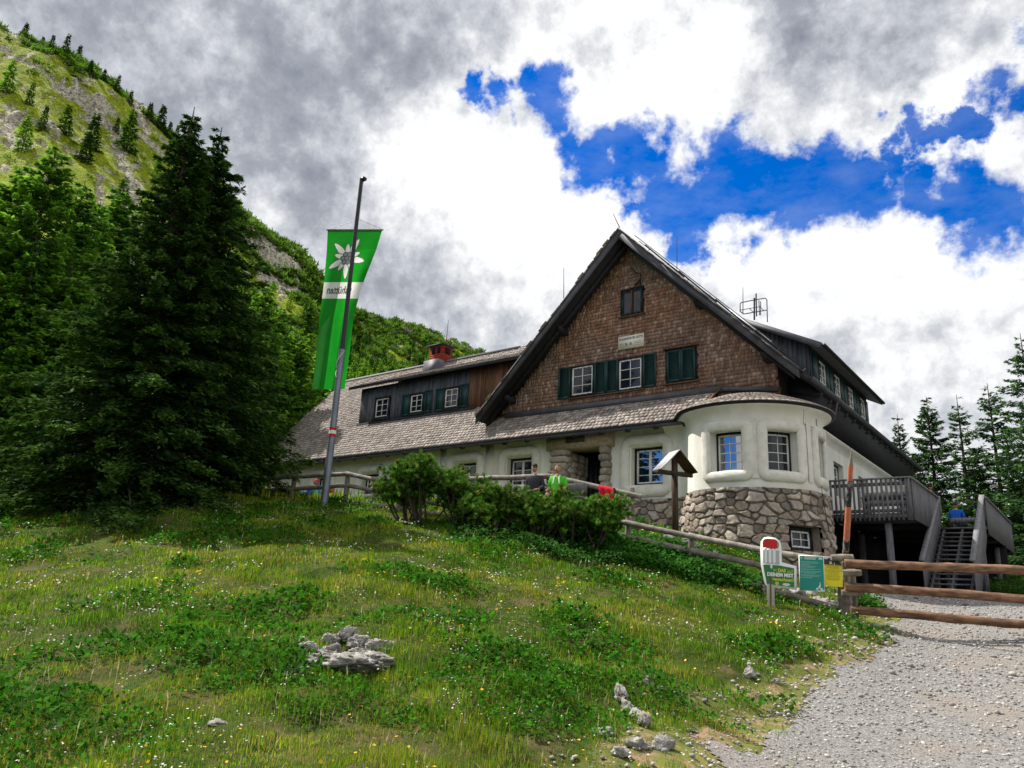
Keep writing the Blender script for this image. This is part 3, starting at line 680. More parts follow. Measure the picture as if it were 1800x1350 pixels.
# --- gable wall of shingles
SH=np.array([[x,y,z] for x in (0,1) for y in (0,1) for z in (0,1)],float)  # x width, y thickness, z height (0 low)
SHF=np.array([[0,1,3,2],[4,6,7,5],[0,4,5,1],[2,3,7,6],[0,2,6,4],[1,5,7,3]])
def courses(b,O,U,Vd,Nn,ulen,vlen,test,w0,expo,th_,tintf,rs,over=1.7,jit=.012):
    """overlapping shingle courses on the plane O + u*U + v*Vd, outward normal Nn"""
    O,U,Vd,Nn=[np.array(q,float) for q in (O,U,Vd,Nn)]
    rows=int(vlen/expo)+1; Ms=[];Ls=[];uv=[]
    for r in range(rows):
        v=r*expo; u=-rs.rand()*w0
        n=int(ulen/w0*1.35)+2; ws=w0*rs.uniform(.65,1.35,n); us=u+np.concatenate([[0],np.cumsum(ws)[:-1]])
        k=us<ulen; us,ws=us[k],ws[k]; vv=v+rs.uniform(-jit,jit,len(us))
        k=test(us+ws/2,vv+expo*.5); us,ws,vv=us[k],ws[k],vv[k]
        if not len(us): continue
        ln=expo*over; tilt=th_*1.1
        lift=th_*rs.uniform(.75,1.5,len(us))
        # z axis of the template climbs the plane and sinks under the course above
        zc=Vd[None]*ln-Nn[None]*(lift*1.0)[:,None]
        M=np.stack([U[None]*(ws-.006)[:,None],-Nn[None]*np.full(len(us),th_)[:,None],zc],-1)
        L_=O+us[:,None]*U+vv[:,None]*Vd+Nn[None]*(lift+th_*.3)[:,None]
        Ms.append(M);Ls.append(L_);uv.append(np.c_[us,vv])
    Ms=np.concatenate(Ms);Ls=np.concatenate(Ls);uv=np.concatenate(uv)
    b.inst(SH,SHF,Ms,Ls,tintf(uv,rs))
def gtint(uv,rs):
    n=len(uv); g=fbm(uv[:,0]*.9,uv[:,1]*.9,4,5); warm=sstep(.35,.62,fbm(uv[:,0]*.5+4,uv[:,1]*.5,3,8)); q=rs.rand(n)
    base=np.array([.180,.128,.106])*(1-warm)[:,None]+np.array([.235,.128,.090])*warm[:,None]
    pale=np.array([.40,.31,.26]); k=(q>.78)[:,None]*rs.uniform(.1,.6,(n,1)); c=base*(1-k)+pale*k
    return c*rs.uniform(.74,1.2,(n,1))*(.8+.5*g)[:,None]*1.68
b=MB(); rs=np.random.RandomState(11)
GX0,GX1=-18.6,-7.52
def gtest(u,v):
    x=GX0+u; z=7.9+v
    ok=(z<AZ-PM*np.abs(x-AX)-.30)&(x<GX1)
    for a,c,e,g in GH: ok&=~((x>a)&(x<c)&(z>e)&(z<g))
    return ok
GH=[(-15.30,-14.28,9.12,10.32),(-13.28,-12.26,9.08,10.30),(-13.18,-12.26,11.94,12.98),(-11.36,-10.24,9.14,10.32)]
courses(b,(GX0,YG,7.9),(1,0,0),(0,0,1),(0,-1,0),11.2,7.2,gtest,.125,.135,.026,gtint,rs,over=1.5,jit=.006)
b.build('gable_shingles',m_shingle,HUT)
b=MB(); b.prism([(GX0,YG+.004,7.2),(GX1,YG+.004,7.2),(GX1,YG+.004,mainz(GX1)-.3),(AX,YG+.004,AZ-.3),(GX0,YG+.004,mainz(GX0)-.3)],(0,.12,0),(.3,.3,.3)); b.build('gable_wall',m_roofdk,HUT)
gf=flatmap(YG-.02)
def gwin(a,c,e,g,**k): return window(gf,a,c,e,g,-.035,blk=.06,wf=.05,**k)
w=gwin(-15.30,-14.28,9.12,10.32,cols=2,rows=3); shutter(w,-15.86,-15.33,9.10,10.34,YG-.06); shutter(w,-14.26,-13.77,9.10,10.34,YG-.06)
w=gwin(-13.28,-12.26,9.08,10.30,cols=2,rows=3); shutter(w,-13.76,-13.27,9.10,10.34,YG-.06); shutter(w,-12.25,-11.74,9.10,10.34,YG-.06)
w=gwin(-13.18,-12.26,11.94,12.98,cols=2,rows=1,frm=m_shutter)
b=MB(); b.box2((-12.75,YG-.085,12.05),(-12.69,YG-.055,12.9)); b.build('mullion',m_brownbrd,w)
w=gwin(-11.38,-10.22,9.12,10.34,cols=2,rows=1); shutter(w,-11.32,-10.81,9.17,10.29,YG-.065); shutter(w,-10.79,-10.28,9.17,10.29,YG-.065)
for q in ((-11.44,10.35,-10.16,.16),(-11.44,9.06,-10.16,.14),(-15.4,9.03,-12.2,.12),(-13.25,11.88,-12.2,.12)): b=MB(); b.box2((q[0],YG-q[3],q[1]),(q[2],YG-.02,q[1]+.045)); b.build('window_sill',m_brownbrd,HUT)
# name board
b=MB(); b.box2((-13.26,YG-.09,10.66),(-12.22,YG-.05,11.15),(.82,.79,.68)); sg=b.build('sign',m_tint,HUT)
V,F=text_geo('KLAGENFURTER HÜTTE',.112,bold=.003); V=V*np.array([.96*1.0/ max(V[:,0].max(),.1),1,0])
b=MB(); b.add(np.c_[-13.22+V[:,0],np.full(len(V),YG-.093),11.00+V[:,1]],F,(.02,.02,.02))
for k_,(x,z,w_) in enumerate([(-13.2,10.86,.22),(-13.2,10.81,.2),(-12.62,10.88,.3),(-12.6,10.82,.3),(-13.15,10.74,.3),(-12.65,10.74,.32)]): b.box((x+w_/2,YG-.092,z),(w_,.004,.010),(.3,.28,.22))
b.box((-12.92,YG-.092,10.83),(.09,.004,.10),(.25,.25,.22)); b.box((-12.75,YG-.092,10.83),(.09,.004,.10),(.3,.28,.22)); b.build('lettering',m_tint,sg)
# bracket lamp arm over the attic window
b=MB(); b.tube([(-12.4,YG-.02,13.05),(-12.2,YG-.35,13.35),(-12.25,YG-.6,13.3),(-12.42,YG-.75,13.5)],.018,6); b.tube([(-12.6,YG-.05,13.1),(-12.3,YG-.2,13.2)],.03,6); b.build('iron_bracket',m_metaldk,HUT)
# timber trim under the gable
b=MB(); b.beam((GX0+.3,YG-.10,8.70),(-9.35,YG-.10,8.66),.16,.20); b.beam((-9.35,YG-.10,8.66),(-7.5,YG-.10,8.42),.12,.14); b.build('trim_board',m_fascia,HUT)

# --- main roof
YB=40.2; TH_=.20
b=MB()
for sgn,xe in ((-1,-19.12),(1,-6.47)):
    x0=AX; z0=AZ; x1=xe; z1=mainz(xe)
    b.prism([(x0,YV,z0),(x1,YV,z1),(x1-0*sgn,YV,z1-TH_),(x0,YV,z0-TH_*1.3)],(0,YB-YV,0))
b.build('main_roof',m_roofdk,HUT)
b=MB()
for sgn,xe in ((-1,-19.16),(1,-6.60)):
    z1=mainz(xe)
    b.prism([(AX,YV-.06,AZ+.04),(xe,YV-.06,z1+.04),(xe-.0,YV-.06,z1-.30),(AX,YV-.06,AZ-.38)],(0,.05,0))           # verge board
    b.prism([(AX,YV-.085,AZ+.07),(xe,YV-.085,z1+.07),(xe,YV-.085,z1-.03),(AX,YV-.085,AZ-.03)],(0,.08,0),(.8,.8,.8))
b.build('verge_board',m_fascia,HUT)
b=MB()
for sgn,xe in ((-1,-19.0),(1,-6.9)):
    z1=mainz(xe)
    b.prism([(AX,YV+.42,AZ-.30),(xe,YV+.42,z1-.25),(xe,YV+.42,z1-.47),(AX,YV+.42,AZ-.55)],(0,.12,0))
for x in (-18.0,-15.6,-10.0,-7.75):
    z=mainz(x)-.32; b.prism([(x-.11,YG+.3,z),(x-.11,YG+.3,z-.26),(x-.11,YV+.55,z-.26),(x-.11,YV+.3,z-.12),(x-.11,YV+.3,z)],(.22,0,0))
b.build('purlin',m_roofdk,HUT)
# slab shingles on the right slope (seen edge on), snow poles and flashing
b=MB(); rs=np.random.RandomState(5); dv=np.array([-1,0,PM])/math.hypot(1,PM); nn_=np.array([PM,0,1])/math.hypot(1,PM)
def rtint(uv,rs_):
    n=len(uv); g=fbm(uv[:,0]*.8,uv[:,1]*.8,3,6)
    return np.array([.40,.345,.315])*rs_.uniform(.62,1.25,(n,1))*(.72+.55*g)[:,None]
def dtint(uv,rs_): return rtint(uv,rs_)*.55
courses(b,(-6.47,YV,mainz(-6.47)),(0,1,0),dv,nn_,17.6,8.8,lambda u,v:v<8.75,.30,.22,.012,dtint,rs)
courses(b,(-19.12,YV,mainz(-19.12)),(0,1,0),dv*np.array([-1,1,1]),nn_*np.array([-1,1,1]),17.6,8.8,lambda u,v:v<8.75,.22,.19,.009,rtint,rs)
b.build('roof_shingles',m_shingle,HUT)
b=MB()
def onR(x,y,h=.06): return np.array([x+.7*h,y,mainz(x)+.7*h])
for x in (-11.9,-10.6,-9.3,-8.0): b.tube([onR(x,YV+.15,.12),onR(x,YV+3.4,.12)],.03,6)
for k_ in range(8): b.tube([onR(-11.9+k_*.75,YV+.5,.02),onR(-11.9+k_*.75,YV+.5,.14)],.02,5)
b.tube([onR(-12.4,YV+.22,.17),onR(-7.1,YV+.22,.17)],.014,5); b.tube([onR(-12.1,YV+.1,.1),onR(-6.9,YV+.1,.1),onR(-6.75,YV+.15,.08),(-6.62,YV+.3,8.75),(-6.5,YV+2,8.7)],.016,6)
b.build('snow_guard',m_metaldk,HUT)
b=MB(); b.beam(onR(-9.55,YV+1.9,.16),onR(-8.15,YV+1.9,.16),.05,.08,up=(0,1,0)); b.build('white_pipe',m_white,HUT)
# gutters
b=MB(); n=10
def gutter(b,P,r=.075,u=(0,0,1),side=(0,-1,0)):
    P=np.array(P,float); u=np.array(u,float); side=np.array(side,float); th_=np.linspace(np.pi,2*np.pi,9)
    g1=np.array([[p+np.cos(t)*r*side+np.sin(t)*r*u for t in th_] for p in P]); g2=np.array([[p+np.cos(t)*(r-.012)*side+np.sin(t)*(r-.012)*u for t in th_] for p in P]); b.grid(g1); b.grid(g2[:,::-1]); 
    b.grid(np.stack([g1[:,0],g2[:,0]],1)); b.grid(np.stack([g2[:,-1],g1[:,-1]],1))
gutter(b,[(-33.9,YE-.02,7.42),(-28,YE-.02,7.40),(-20,YE-.02,7.44),(-9.75,YE-.02,7.44)],.085)
gutter(b,[(-6.40,YV+.3,8.56),(-6.40,30,8.56),(-6.40,YB,8.56)],.10,side=(1,0,0))
b.tube([(-6.42,25.8,8.5),(-6.5,25.8,8.1),(-6.9,25.6,7.9),(-7.3,25.2,7.9),(-7.4,25.2,7.6)],.055,8)
b.build('gutter',m_fascia,HUT,smooth=True)
b=MB()
x=-33.4
while x<-10: b.prism([(x,YE-.12,7.38),(x,YW+.02,7.95),(x,YW+.02,7.72),(x,YE+.05,7.30)],(.14,0,0)); x+=1.05
b.box2((-33.9,YE+.0,7.47),(-9.75,YE+.03,7.56)); b.build('rafter_tail',m_roofdk,HUT)
y=24.2; b=MB()
while y<40: b.prism([(-7.5,y,8.9),(-6.45,y,8.42),(-6.5,y,8.30),(-7.5,y,8.55)],(0,.14,0)); y+=1.0
b.prism([(-7.0,24.3,7.50),(-7.55,24.3,7.9),(-7.55,24.3,9.4),(-6.5,24.3,8.45)],(0,15,0)); b.build('soffit',m_roofdk,HUT)

# --- wing roof + pent roof: individual shingles
b=MB(); rs=np.random.RandomState(8); lv=math.hypot(1,WP); vd=np.array([0,1,WP])/lv; nd=np.array([0,-WP,1])/lv
RUN=5.5; XL=-33.8; DX0,DX1,DYW=-28.0,-18.6,24.15
def wtest(u,v):
    x=XL+u; y=YE+v/lv*1.0; z=wingz(y)
    ok=np.where(x>-19.3,(y<YG)|(z>AZ-PM*np.abs(x-AX)+.02),True)&(y<YE+RUN)
    ok&=~((x>DX0)&(y>DYW)&(y<YE+RUN-.75)&(x<-18))
    ok&=(x<-9.9+.28*(y-YE))
    ok&=~((x>-19.1)&(y>YG))
    return ok
courses(b,(XL,YE,WZ),(1,0,0),vd,nd,25.5,RUN*lv,wtest,.17,.185,.022,rtint,rs,over=1.6)
b.build('roof_shingles',m_shingle,HUT)
b=MB(); P=[(XL,YE+.02,WZ-.03),(XL,YE+RUN,WZ+RUN*WP-.03),(-19.4,YE+RUN,WZ+RUN*WP-.03),(-19.2,YE+.02,WZ-.03)]
b.prism(P,(0,.02,-.12)); b.prism([(-19.25,YE+.02,WZ-.03),(-19.25,YG,wingz(YG)-.03),(-9.5,YG,wingz(YG)-.03),(-9.8,YE+.02,WZ-.03)],(0,.02,-.12))
b.prism([(XL,YE+RUN,WZ+RUN*WP-.03),(XL,YE+2*RUN+3,WZ-2),(-12.9,YE+2*RUN+3,WZ-2),(-12.9,YE+RUN,WZ+RUN*WP-.03)],(0,-.02,-.12))
b.build('wing_roof',m_roofdk,HUT)
b=MB(); b.prism([(XL-.05,YE-.05,WZ-.02),(XL-.05,YE+RUN,WZ+RUN*WP+.03),(XL-.05,YE+2*RUN,WZ),(XL-.05,YE+2*RUN,WZ-.22),(XL-.05,YE+RUN,WZ+RUN*WP-.2),(XL-.05,YE-.05,WZ-.22)],(.05,0,0)); b.build('verge_board',m_fascia,HUT)
b=MB(); b.prism([(XL+.3,YW,5),(XL+.3,YE+RUN,WZ+RUN*WP-.3),(XL+.3,YE+2*RUN,5)],(.1,0,0)); b.build('end_wall',m_brownbrd,HUT)
b=MB(); b.prism([(XL,YE+RUN-.14,WZ+RUN*WP-.13+.06),(XL,YE+RUN,WZ+RUN*WP+.09),(XL,YE+RUN+.16,WZ+RUN*WP-.08)],(12.6,0,0)); b.build('ridge_board',m_greywood,HUT)
# flashing above the pent roof and hips of the bay roof
b=MB()
def trect(us,f0,z0,f1,z1,off=0):
    return np.array([[cylmap(u,z0,-f0),cylmap(u,z1,-f1)] for u in us])
rs=np.random.RandomState(4); K=9
for k_ in range(K):
    v0=k_/K; v1=(k_+1.35)/K
    u=-3.0+rs.rand()*.1
    while u<5.3:
        w_=rs.uniform(.12,.22); r0=.42-1.45*v0; r1=.42-1.45*min(v1,1.02)
        z0_=7.56+.62*v0**.85+.03; z1_=7.56+.62*min(v1,1.02)**.85+.0
        sc0=(TR+r0)/TR; g=rs.uniform(.25,.45)
        if True:
            A=cylmap(u,z0_,-r0); B=cylmap(u+w_-.01,z0_,-r0); C_=cylmap(u+w_-.01,z1_,-r1); D_=cylmap(u,z1_,-r1)
            b.add([A,B,C_,D_]+[(p[0],p[1],p[2]-.03) for p in (A,B,C_,D_)],[[0,1,2,3],[7,6,5,4],[0,4,5,1],[1,5,6,2],[3,2,6,7],[0,3,7,4]],(g*1.05,g*.9,g*.8))
        u+=w_
b.build('bay_roof',m_shingle,HUT)
b=MB(); us=np.linspace(-3.0,5.4,50); b.grid(np.array([[cylmap(u,7.50,-.30),cylmap(u,7.56,-.40),cylmap(u,8.12,1.05)] for u in us])); b.build('bay_roof_deck',m_roofdk,HUT)
b=MB(); b.beam((-9.9,YE-.05,7.62),(-9.35,YG-.05,8.78),.12,.05); b.box2((-18.9,YG-.12,8.72),(-9.3,YG-.015,8.80)); b.build('flashing',m_brownbrd,HUT)

# --- left dormer
DZB,DZT=wingz(DYW)-.02,11.28
b=MB(); x=DX0
rs=np.random.RandomState(9)
while x<-21.05:
    w_=rs.uniform(.09,.13); g=rs.uniform(.7,1.35); b.box2((x,DYW-.02-rs.uniform(0,.008),DZB),(min(x+w_-.006,-21.05),DYW,DZT),(g,g,g)); x+=w_
dm=b.build('dormer',m_bluegrey,HUT)
b=MB(); x=-21.04
while x<-18.2:
    w_=rs.uniform(.09,.13); g=rs.uniform(.7,1.5); b.box2((x,DYW-.02-rs.uniform(0,.008),DZB),(x+w_-.006,DYW,DZT+.02),(g,g,g)); x+=w_
b.build('brown_cladding',m_brownbrd,dm)
b=MB(); b.box2((DX0+.01,DYW+.003,DZB-.3),(-17,DYW+.1,DZT)); b.prism([(DX0,DYW,DZB),(DX0,DYW,DZT),(DX0,DYW+1.7,DZT+.05)],(.06,0,0)); b.box2((DX0-.05,DYW-.12,DZB-.08),(-20.6,DYW-.02,DZB+.03)); b.build('dormer_core',m_roofdk,dm)
b=MB(); dy0,dz0=DYW-.48,11.30; dy1=YE+RUN-.55; dz1=wingz(dy1)+.05
b.prism([(DX0-.45,dy0,dz0),(DX0-.45,dy1,dz1),(DX0-.45,dy1,dz1-.14),(DX0-.45,dy0,dz0-.12)],(11.0,0,0)); b.build('dormer_roof',m_roofdk,dm)
b=MB(); ld=math.hypot(dy1-dy0,dz1-dz0); dvd=np.array([0,dy1-dy0,dz1-dz0])/ld; dnd=np.array([0,-dvd[2],dvd[1]])
courses(b,(DX0-.45,dy0-.02,dz0),(1,0,0),dvd,dnd,10.2,ld,lambda u,v:(AZ-PM*np.abs(DX0-.45+u-AX)<dz0+v*dvd[2]+.1),.17,.2,.015,dtint,rs); b.build('dormer_shingles',m_shingle,dm)
df=flatmap(DYW-.02)
for i,(px0,px1,py0,py1) in enumerate([(663.5,681.5,702,730.5),(724.5,742,695,722),(785,804.5,684.5,713)]):
    A_=onY(px0,py0,DYW-.05); B_=onY(px1,py1,DYW-.05); a,c,g,e=A_[0],B_[0],A_[2]-.03,B_[2]+.0
    w=window(df,a-.10,c+.10,e-.12,g+.10,-.06,cols=2,rows=3,blk=.10,wf=.045)
    b=MB(); b.box2((a-.2,DYW-.14,e-.18),(c+.14,DYW-.03,e-.12)); b.build('sill',m_blackfr,w)
    if i: 
        shutter(w,a-.62,a-.12,e-.12,g+.12,DYW-.05,louv=False); shutter(w,c+.12,c+.55,e-.10,g+.14,DYW-.05,louv=False)
# --- right dormer
b=MB(); rs=np.random.RandomState(19)
y0,y1,xw=26.9,35.0,-7.5
zt=lambda x:10.95+.52*(-7.2-x)
x=-10.2
while x<xw:
    w_=.16; g=rs.uniform(.7,1.4); b.prism([(x,y0,mainz(x)-.05),(min(x+w_-.008,xw),y0,mainz(min(x+w_,xw))-.05),(min(x+w_-.008,xw),y0,max(zt(x+w_),mainz(x+w_))),(x,y0,max(zt(x),mainz(x)))],(0,.03,0),(g,g*1.02,g*1.08)); x+=w_
y=y0
while y<y1:
    w_=rs.uniform(.10,.15); g=rs.uniform(.5,.95); b.box2((xw-.02,y,mainz(xw)-.1),(xw,y+w_-.008,zt(xw)),(g*.8,g,g*1.15)); y+=w_
dr=b.build('dormer',m_bluegrey,HUT)
b=MB(); b.box2((-9.6,y0+.04,mainz(xw)-.2),(xw-.03,y1,zt(xw)-.05)); b.build('dormer_core',m_roofdk,dr)
b=MB(); b.prism([(-10.6,y0-.5,zt(-10.6)+.02),(-6.95,y0-.5,zt(-6.95)+.02),(-6.95,y0-.5,zt(-6.95)-.13),(-10.6,y0-.5,zt(-10.6)-.13)],(0,y1-y0+1.0,0))
b.prism([(-10.3,y0-.53,zt(-10.3)+.0),(-7.0,y0-.53,zt(-7.0)-.02),(-7.0,y0-.53,zt(-7.0)-.22),(-10.3,y0-.53,zt(-10.3)-.22)],(0,.03,0)); b.build('dormer_roof',m_fascia,dr)
b=MB(); gutter(b,[(-6.9,y0-.5,zt(-6.95)-.03),(-6.9,y1+.5,zt(-6.95)-.03)],.07,side=(1,0,0)); b.build('gutter',m_metaldk,dr)
for k_ in range(4):
    a=y0+.75+k_*1.95; w=window(lambda u,z,d:(xw-d,u,z),a,a+.95,9.75,10.72,-.05,cols=2,rows=3)
    for s0 in (a-.55,a+.97):
        b=MB(); b.box2((xw+.02,s0,9.72),(xw+.06,s0+.52,10.75)); b.build('shutter',m_shutter,w)
# --- chimney (through the wing ridge)
p=onY(771,660,YE+RUN-.1); cx,cy=p[0],YE+RUN-.05
b=MB(); W2=.46; z0=12.6; zt_=onY(771,606,cy-W2)[2]
rs=np.random.RandomState(2); z=z0
while z<zt_:
    g=rs.uniform(.85,1.2); b.box2((cx-W2,cy-W2*.8,z),(cx+W2,cy+W2*.8,min(z+.085,zt_)),(g,g,g)); b.box2((cx-W2+.01,cy-W2*.8+.01,z+.085),(cx+W2-.01,cy+W2*.8-.01,z+.1),(.5,.45,.45)); z+=.1
ch=b.build('chimney',m_brick,HUT)
b=MB(); b.box2((cx-W2-.09,cy-W2-.02,zt_),(cx+W2+.09,cy+W2+.02,zt_+.07)); b.prism([(cx-W2-.06,cy-W2,zt_+.07),(cx+W2+.06,cy-W2,zt_+.07),(cx+W2*.6,cy-.1,zt_+.16),(cx-W2*.6,cy-.1,zt_+.16)],(0,W2*1.6,0))
b.build('cap',m_roofdk,ch)
b=MB()
for s0 in (-.30,.06): b.box2((cx+s0,cy-W2*.8-.006,zt_-.42),(cx+s0+.24,cy-W2*.8+.0,zt_-.08))
b.box2((cx+W2,cy-.2,zt_-.42),(cx+W2+.005,cy+.2,zt_-.08)); b.build('vent_opening',m_dark,ch)
b=MB(); b.box2((cx-W2-.04,cy-W2*.8-.35,z0-.1),(cx+W2+.04,cy+W2,13.38)); b.build('flashing',m_fascia,ch)
# --- lightning rods and aerial
b=MB()
for (P0,P1) in ((onY(991,524,29),onY(991,471,29)),(onY(1190,470,31),onY(1190,415,31)),(onY(1091,404,22.6),onY(1078,376,22.6)),((cx+.3,cy,zt_),(cx+.35,cy,zt_+1.5)),(onY(611,668,YE+RUN),onY(611,655,YE+RUN)),(onX(1306,548,-10.5),onX(1306,505,-10.5))):
    P0=np.array(P0); P1=np.array(P1); b.tube([P0-(P1-P0)*.05,P1],[.02,.010],6)
b.build('lightning_rod',m_metaldk,HUT)
AN=thing('roof_aerial','rectangular tubular wire aerial on a short mast above the right dormer','aerial',onX(1327,558,-10.9))
XA=-10.9
def rp_(px,py,dx=0): q=onX(px,py,XA); q[0]+=dx; return q
b=MB(); b.tube([rp_(1326,562),rp_(1326,524)],.04,8); b.build('mast',m_metaldk,AN)
b=MB(); b.tube([rp_(1330,556),rp_(1329,516)],.03,6); b.tube([rp_(1335,554),rp_(1334,528)],.02,6); b.tube([rp_(1337,554),rp_(1337,530)],.02,6)
b.tube([rp_(1349,566),rp_(1348,527),rp_(1345,524),rp_(1322,528),rp_(1303,532),rp_(1301,534),rp_(1301,547),rp_(1307,552),rp_(1348,545)],.022,6)
b.tube([rp_(1302,545),rp_(1336,539)],.018,6); b.tube([rp_(1318,543),rp_(1325,549)],.015,5); b.tube([rp_(1336,540),rp_(1343,546)],.015,5); b.build('loop_frame',m_metaldk,AN)
# --- timber annex on the far left
b=MB()
A_=at(388,868,38); 
def an(px,py): return onY(px,py,24.2)
AX_=thing('timber_annex','small brown timber lean-to at the far left end of the hut behind the fence','annex',(an(450,872)[0],24.6,5.6))
P=[an(382,880),an(382,833),an(440,811),an(484,815),an(484,880)]
b=MB(); b.prism(P,(0,3,0)); b.build('wall',m_brownbrd,AX_)
b=MB(); q0=an(376,836)+[0,-.3,.02]; q1=an(440,808)+[0,-.3,.02]; b.prism([q0,q1,q1+[0,0,.1],q0+[0,0,.1]],(0,3.5,0)); b.build('roof',m_fascia,AX_)
b=MB(); b.box2(an(452,843)+[0,-.04,0],an(478,874)+[0,-.01,0]); b.box2(an(400,846)+[0,-.04,0],an(444,872)+[0,-.01,0]); b.build('doorway',m_dark,AX_)
b=MB(); b.box2(an(402,839)+[0,-.09,0],an(480,843)+[0,-.04,0]); b.build('trim',m_greywood,AX_)

# ------------------------------------------------------------------ deck and stairs
DZ=4.70; GZD=2.28
DK=thing('terrace_deck','grey wooden terrace on posts with slatted front rail beside the stone bay','deck',(-5.5,27,GZD))
rs=np.random.RandomState(31)
def gw(a=.7,b_=1.25): g=rs.uniform(a,b_); return (g,g,g*1.03)
b=MB(); y=25.05
while y<39: b.box2((-6.95,y,DZ-.05),(-4.34,y+.135,DZ),gw()); y+=.145
y=29.5
while y<38: b.box2((-4.33,y,DZ-.05),(-2.96,y+.135,DZ),gw()); y+=.145
b.build('deck_floor',m_greywood,DK)
for x0,x1,y in [(-6.9,-4.4,y) for y in (25.2,27.5,29.6,32,35,38)]+[(-4.3,-3.0,y) for y in (29.7,32.1,35.1,37.8)]: b=MB(); b.box2((x0,y,DZ-.26),(x1,y+.12,DZ-.055),gw(.4,.6)); b.build('joist',m_roofdk,DK)
def post(x,y,w_=.17,z1=DZ-.27,name='post'):
    b=MB(); b.box2((x-w_/2,y-w_/2,GZD-.1),(x+w_/2,y+w_/2,z1),gw(.95,1.1)); b.build(name,m_greywood,DK)
P=onY(1565,960,25.3); post(P[0],25.3); post(-6.6,28.5); post(-4.6,29.6); post(-3.2,29.65); post(-3.2,34); post(-4.9,34)
# front slatted rail
b=MB(); x=-6.62
while x<-4.42:
    b.box2((x,25.0-.025,DZ-.22),(x+.062,25.0,5.72),gw(.75,1.35)); x+=.1335
for z in (DZ-.14,DZ+.02,5.52): b.box2((-6.75,25.003,z),(-4.36,25.045,z+.10),gw(.8,1.0))
b.box2((-6.75,24.94,5.72),(-4.30,25.08,5.76),(1.5,1.5,1.5)); b.box2((-4.42,24.96,DZ-.22),(-4.34,25.05,5.72),gw(1.1,1.2))
b.build('front_railing',m_greywood,DK)
b=MB(); y=25.06
while y<29.5: b.box2((-4.335,y,DZ-.20),(-4.305,y+.13,5.70),gw(.8,1.15)); y+=.137
b.box2((-4.40,24.98,5.70),(-4.26,29.55,5.74),(1.5,1.5,1.5)); b.build('side_railing',m_greywood,DK)
b=MB(); y=29.5
while y<37.6: b.box2((-2.96,y,DZ-.22),(-2.93,y+.13,5.66),gw(.75,1.1)); y+=.137
b.box2((-3.03,29.46,5.66),(-2.88,37.7,5.70),(1.5,1.5,1.5)); b.build('side_railing',m_greywood,DK)
# stairs
ST=thing('wooden_staircase','open tread grey wooden staircase climbing to the terrace behind the log barrier','stairs',(-3.7,25.5,GZD))
NS=15; sy0,sy1=25.55,29.35; rise=(DZ-GZD)/NS
for i in range(NS):
    y=sy0+(sy1-sy0)*i/(NS-1); z=GZD+rise*(i+1)-.02 if i<NS-1 else DZ
    b=MB(); b.box2((-4.28,y,z-.045),(-3.06,y+.25,z),gw(.95,1.5)); b.build('tread',m_greywood,ST)
b=MB()
for x in (-4.2,-3.66,-3.16): b.prism([(x-.035,sy0,GZD),(x-.035,sy0+.3,GZD),(x-.035,sy1+.2,DZ-.25),(x-.035,sy1+.2,DZ-.03),(x-.035,sy1,DZ-.06),(x-.035,sy0,GZD+.12)],(.07,0,0),gw(.6,.8))
b.build('stringer',m_greywood,ST)
for x,t in ((-4.33,0),(-3.04,1)):
    b=MB(); b.prism([(x,sy0+.1,GZD),(x,sy0+.1,3.38),(x,sy1+.15,5.70),(x,sy1+.15,DZ-.3),(x,sy0+.75,GZD)],(.04,0,0),gw(.9,1.1)); pn=b.build('side_panel',m_greywood,ST)
    b=MB(); b.beam((x+.02,sy0-.05,3.36),(x+.02,sy1+.2,5.76),.15,.045,(1.6,1.6,1.6)); b.box2((x-.05,sy1+.16,5.1),(x+.09,sy1+.20,5.74),(1.6,1.6,1.6)); b.build('handrail',m_greywood,ST)
# furniture on the terrace
BN=[]
for (x0,x1,y,lab,nm,cat) in ((-5.9,-4.55,26.3,'pale bench seen through the slatted terrace rail','terrace_bench','bench'),(-4.2,-3.1,31.2,'plank bench back rails across the top of the stairs','platform_bench','bench')):
    t=thing(nm,lab,cat,((x0+x1)/2,y,DZ)); b=MB(); b.box2((x0,y-.2,DZ+.42),(x1,y+.2,DZ+.46),(2.2,2.2,2.1)); b.build('seat',m_greywood,t)
    b=MB(); b.box2((x0,y-.26,DZ+.34),(x1,y-.22,DZ+.50),(1.6,1.6,1.6)); b.box2((x0,y-.26,DZ+.05),(x1,y-.22,DZ+.18),(1.6,1.6,1.6)) if 'plank' in lab else b.box2((x0,y-.26,DZ+.62),(x1,y-.22,DZ+.78),(2.2,2.2,2.1)); b.build('backrest',m_greywood,t)
    for xx in (x0+.1,x1-.1): b=MB(); b.box2((xx-.03,y-.22,DZ),(xx+.03,y+.16,DZ+.42),gw()); b.build('leg',m_greywood,t)
t=thing('terrace_table','white topped table standing on the terrace behind the slatted rail','table',(-5.6,27.2,DZ))
b=MB(); b.box2((-6.2,26.8,DZ+.72),(-4.9,27.6,DZ+.76),(3,3,3)); b.build('tabletop',m_greywood,t)
for xx in (-6.1,-5.0): b=MB(); b.box2((xx-.03,26.9,DZ),(xx+.03,27.5,DZ+.72),gw()); b.build('leg',m_greywood,t)

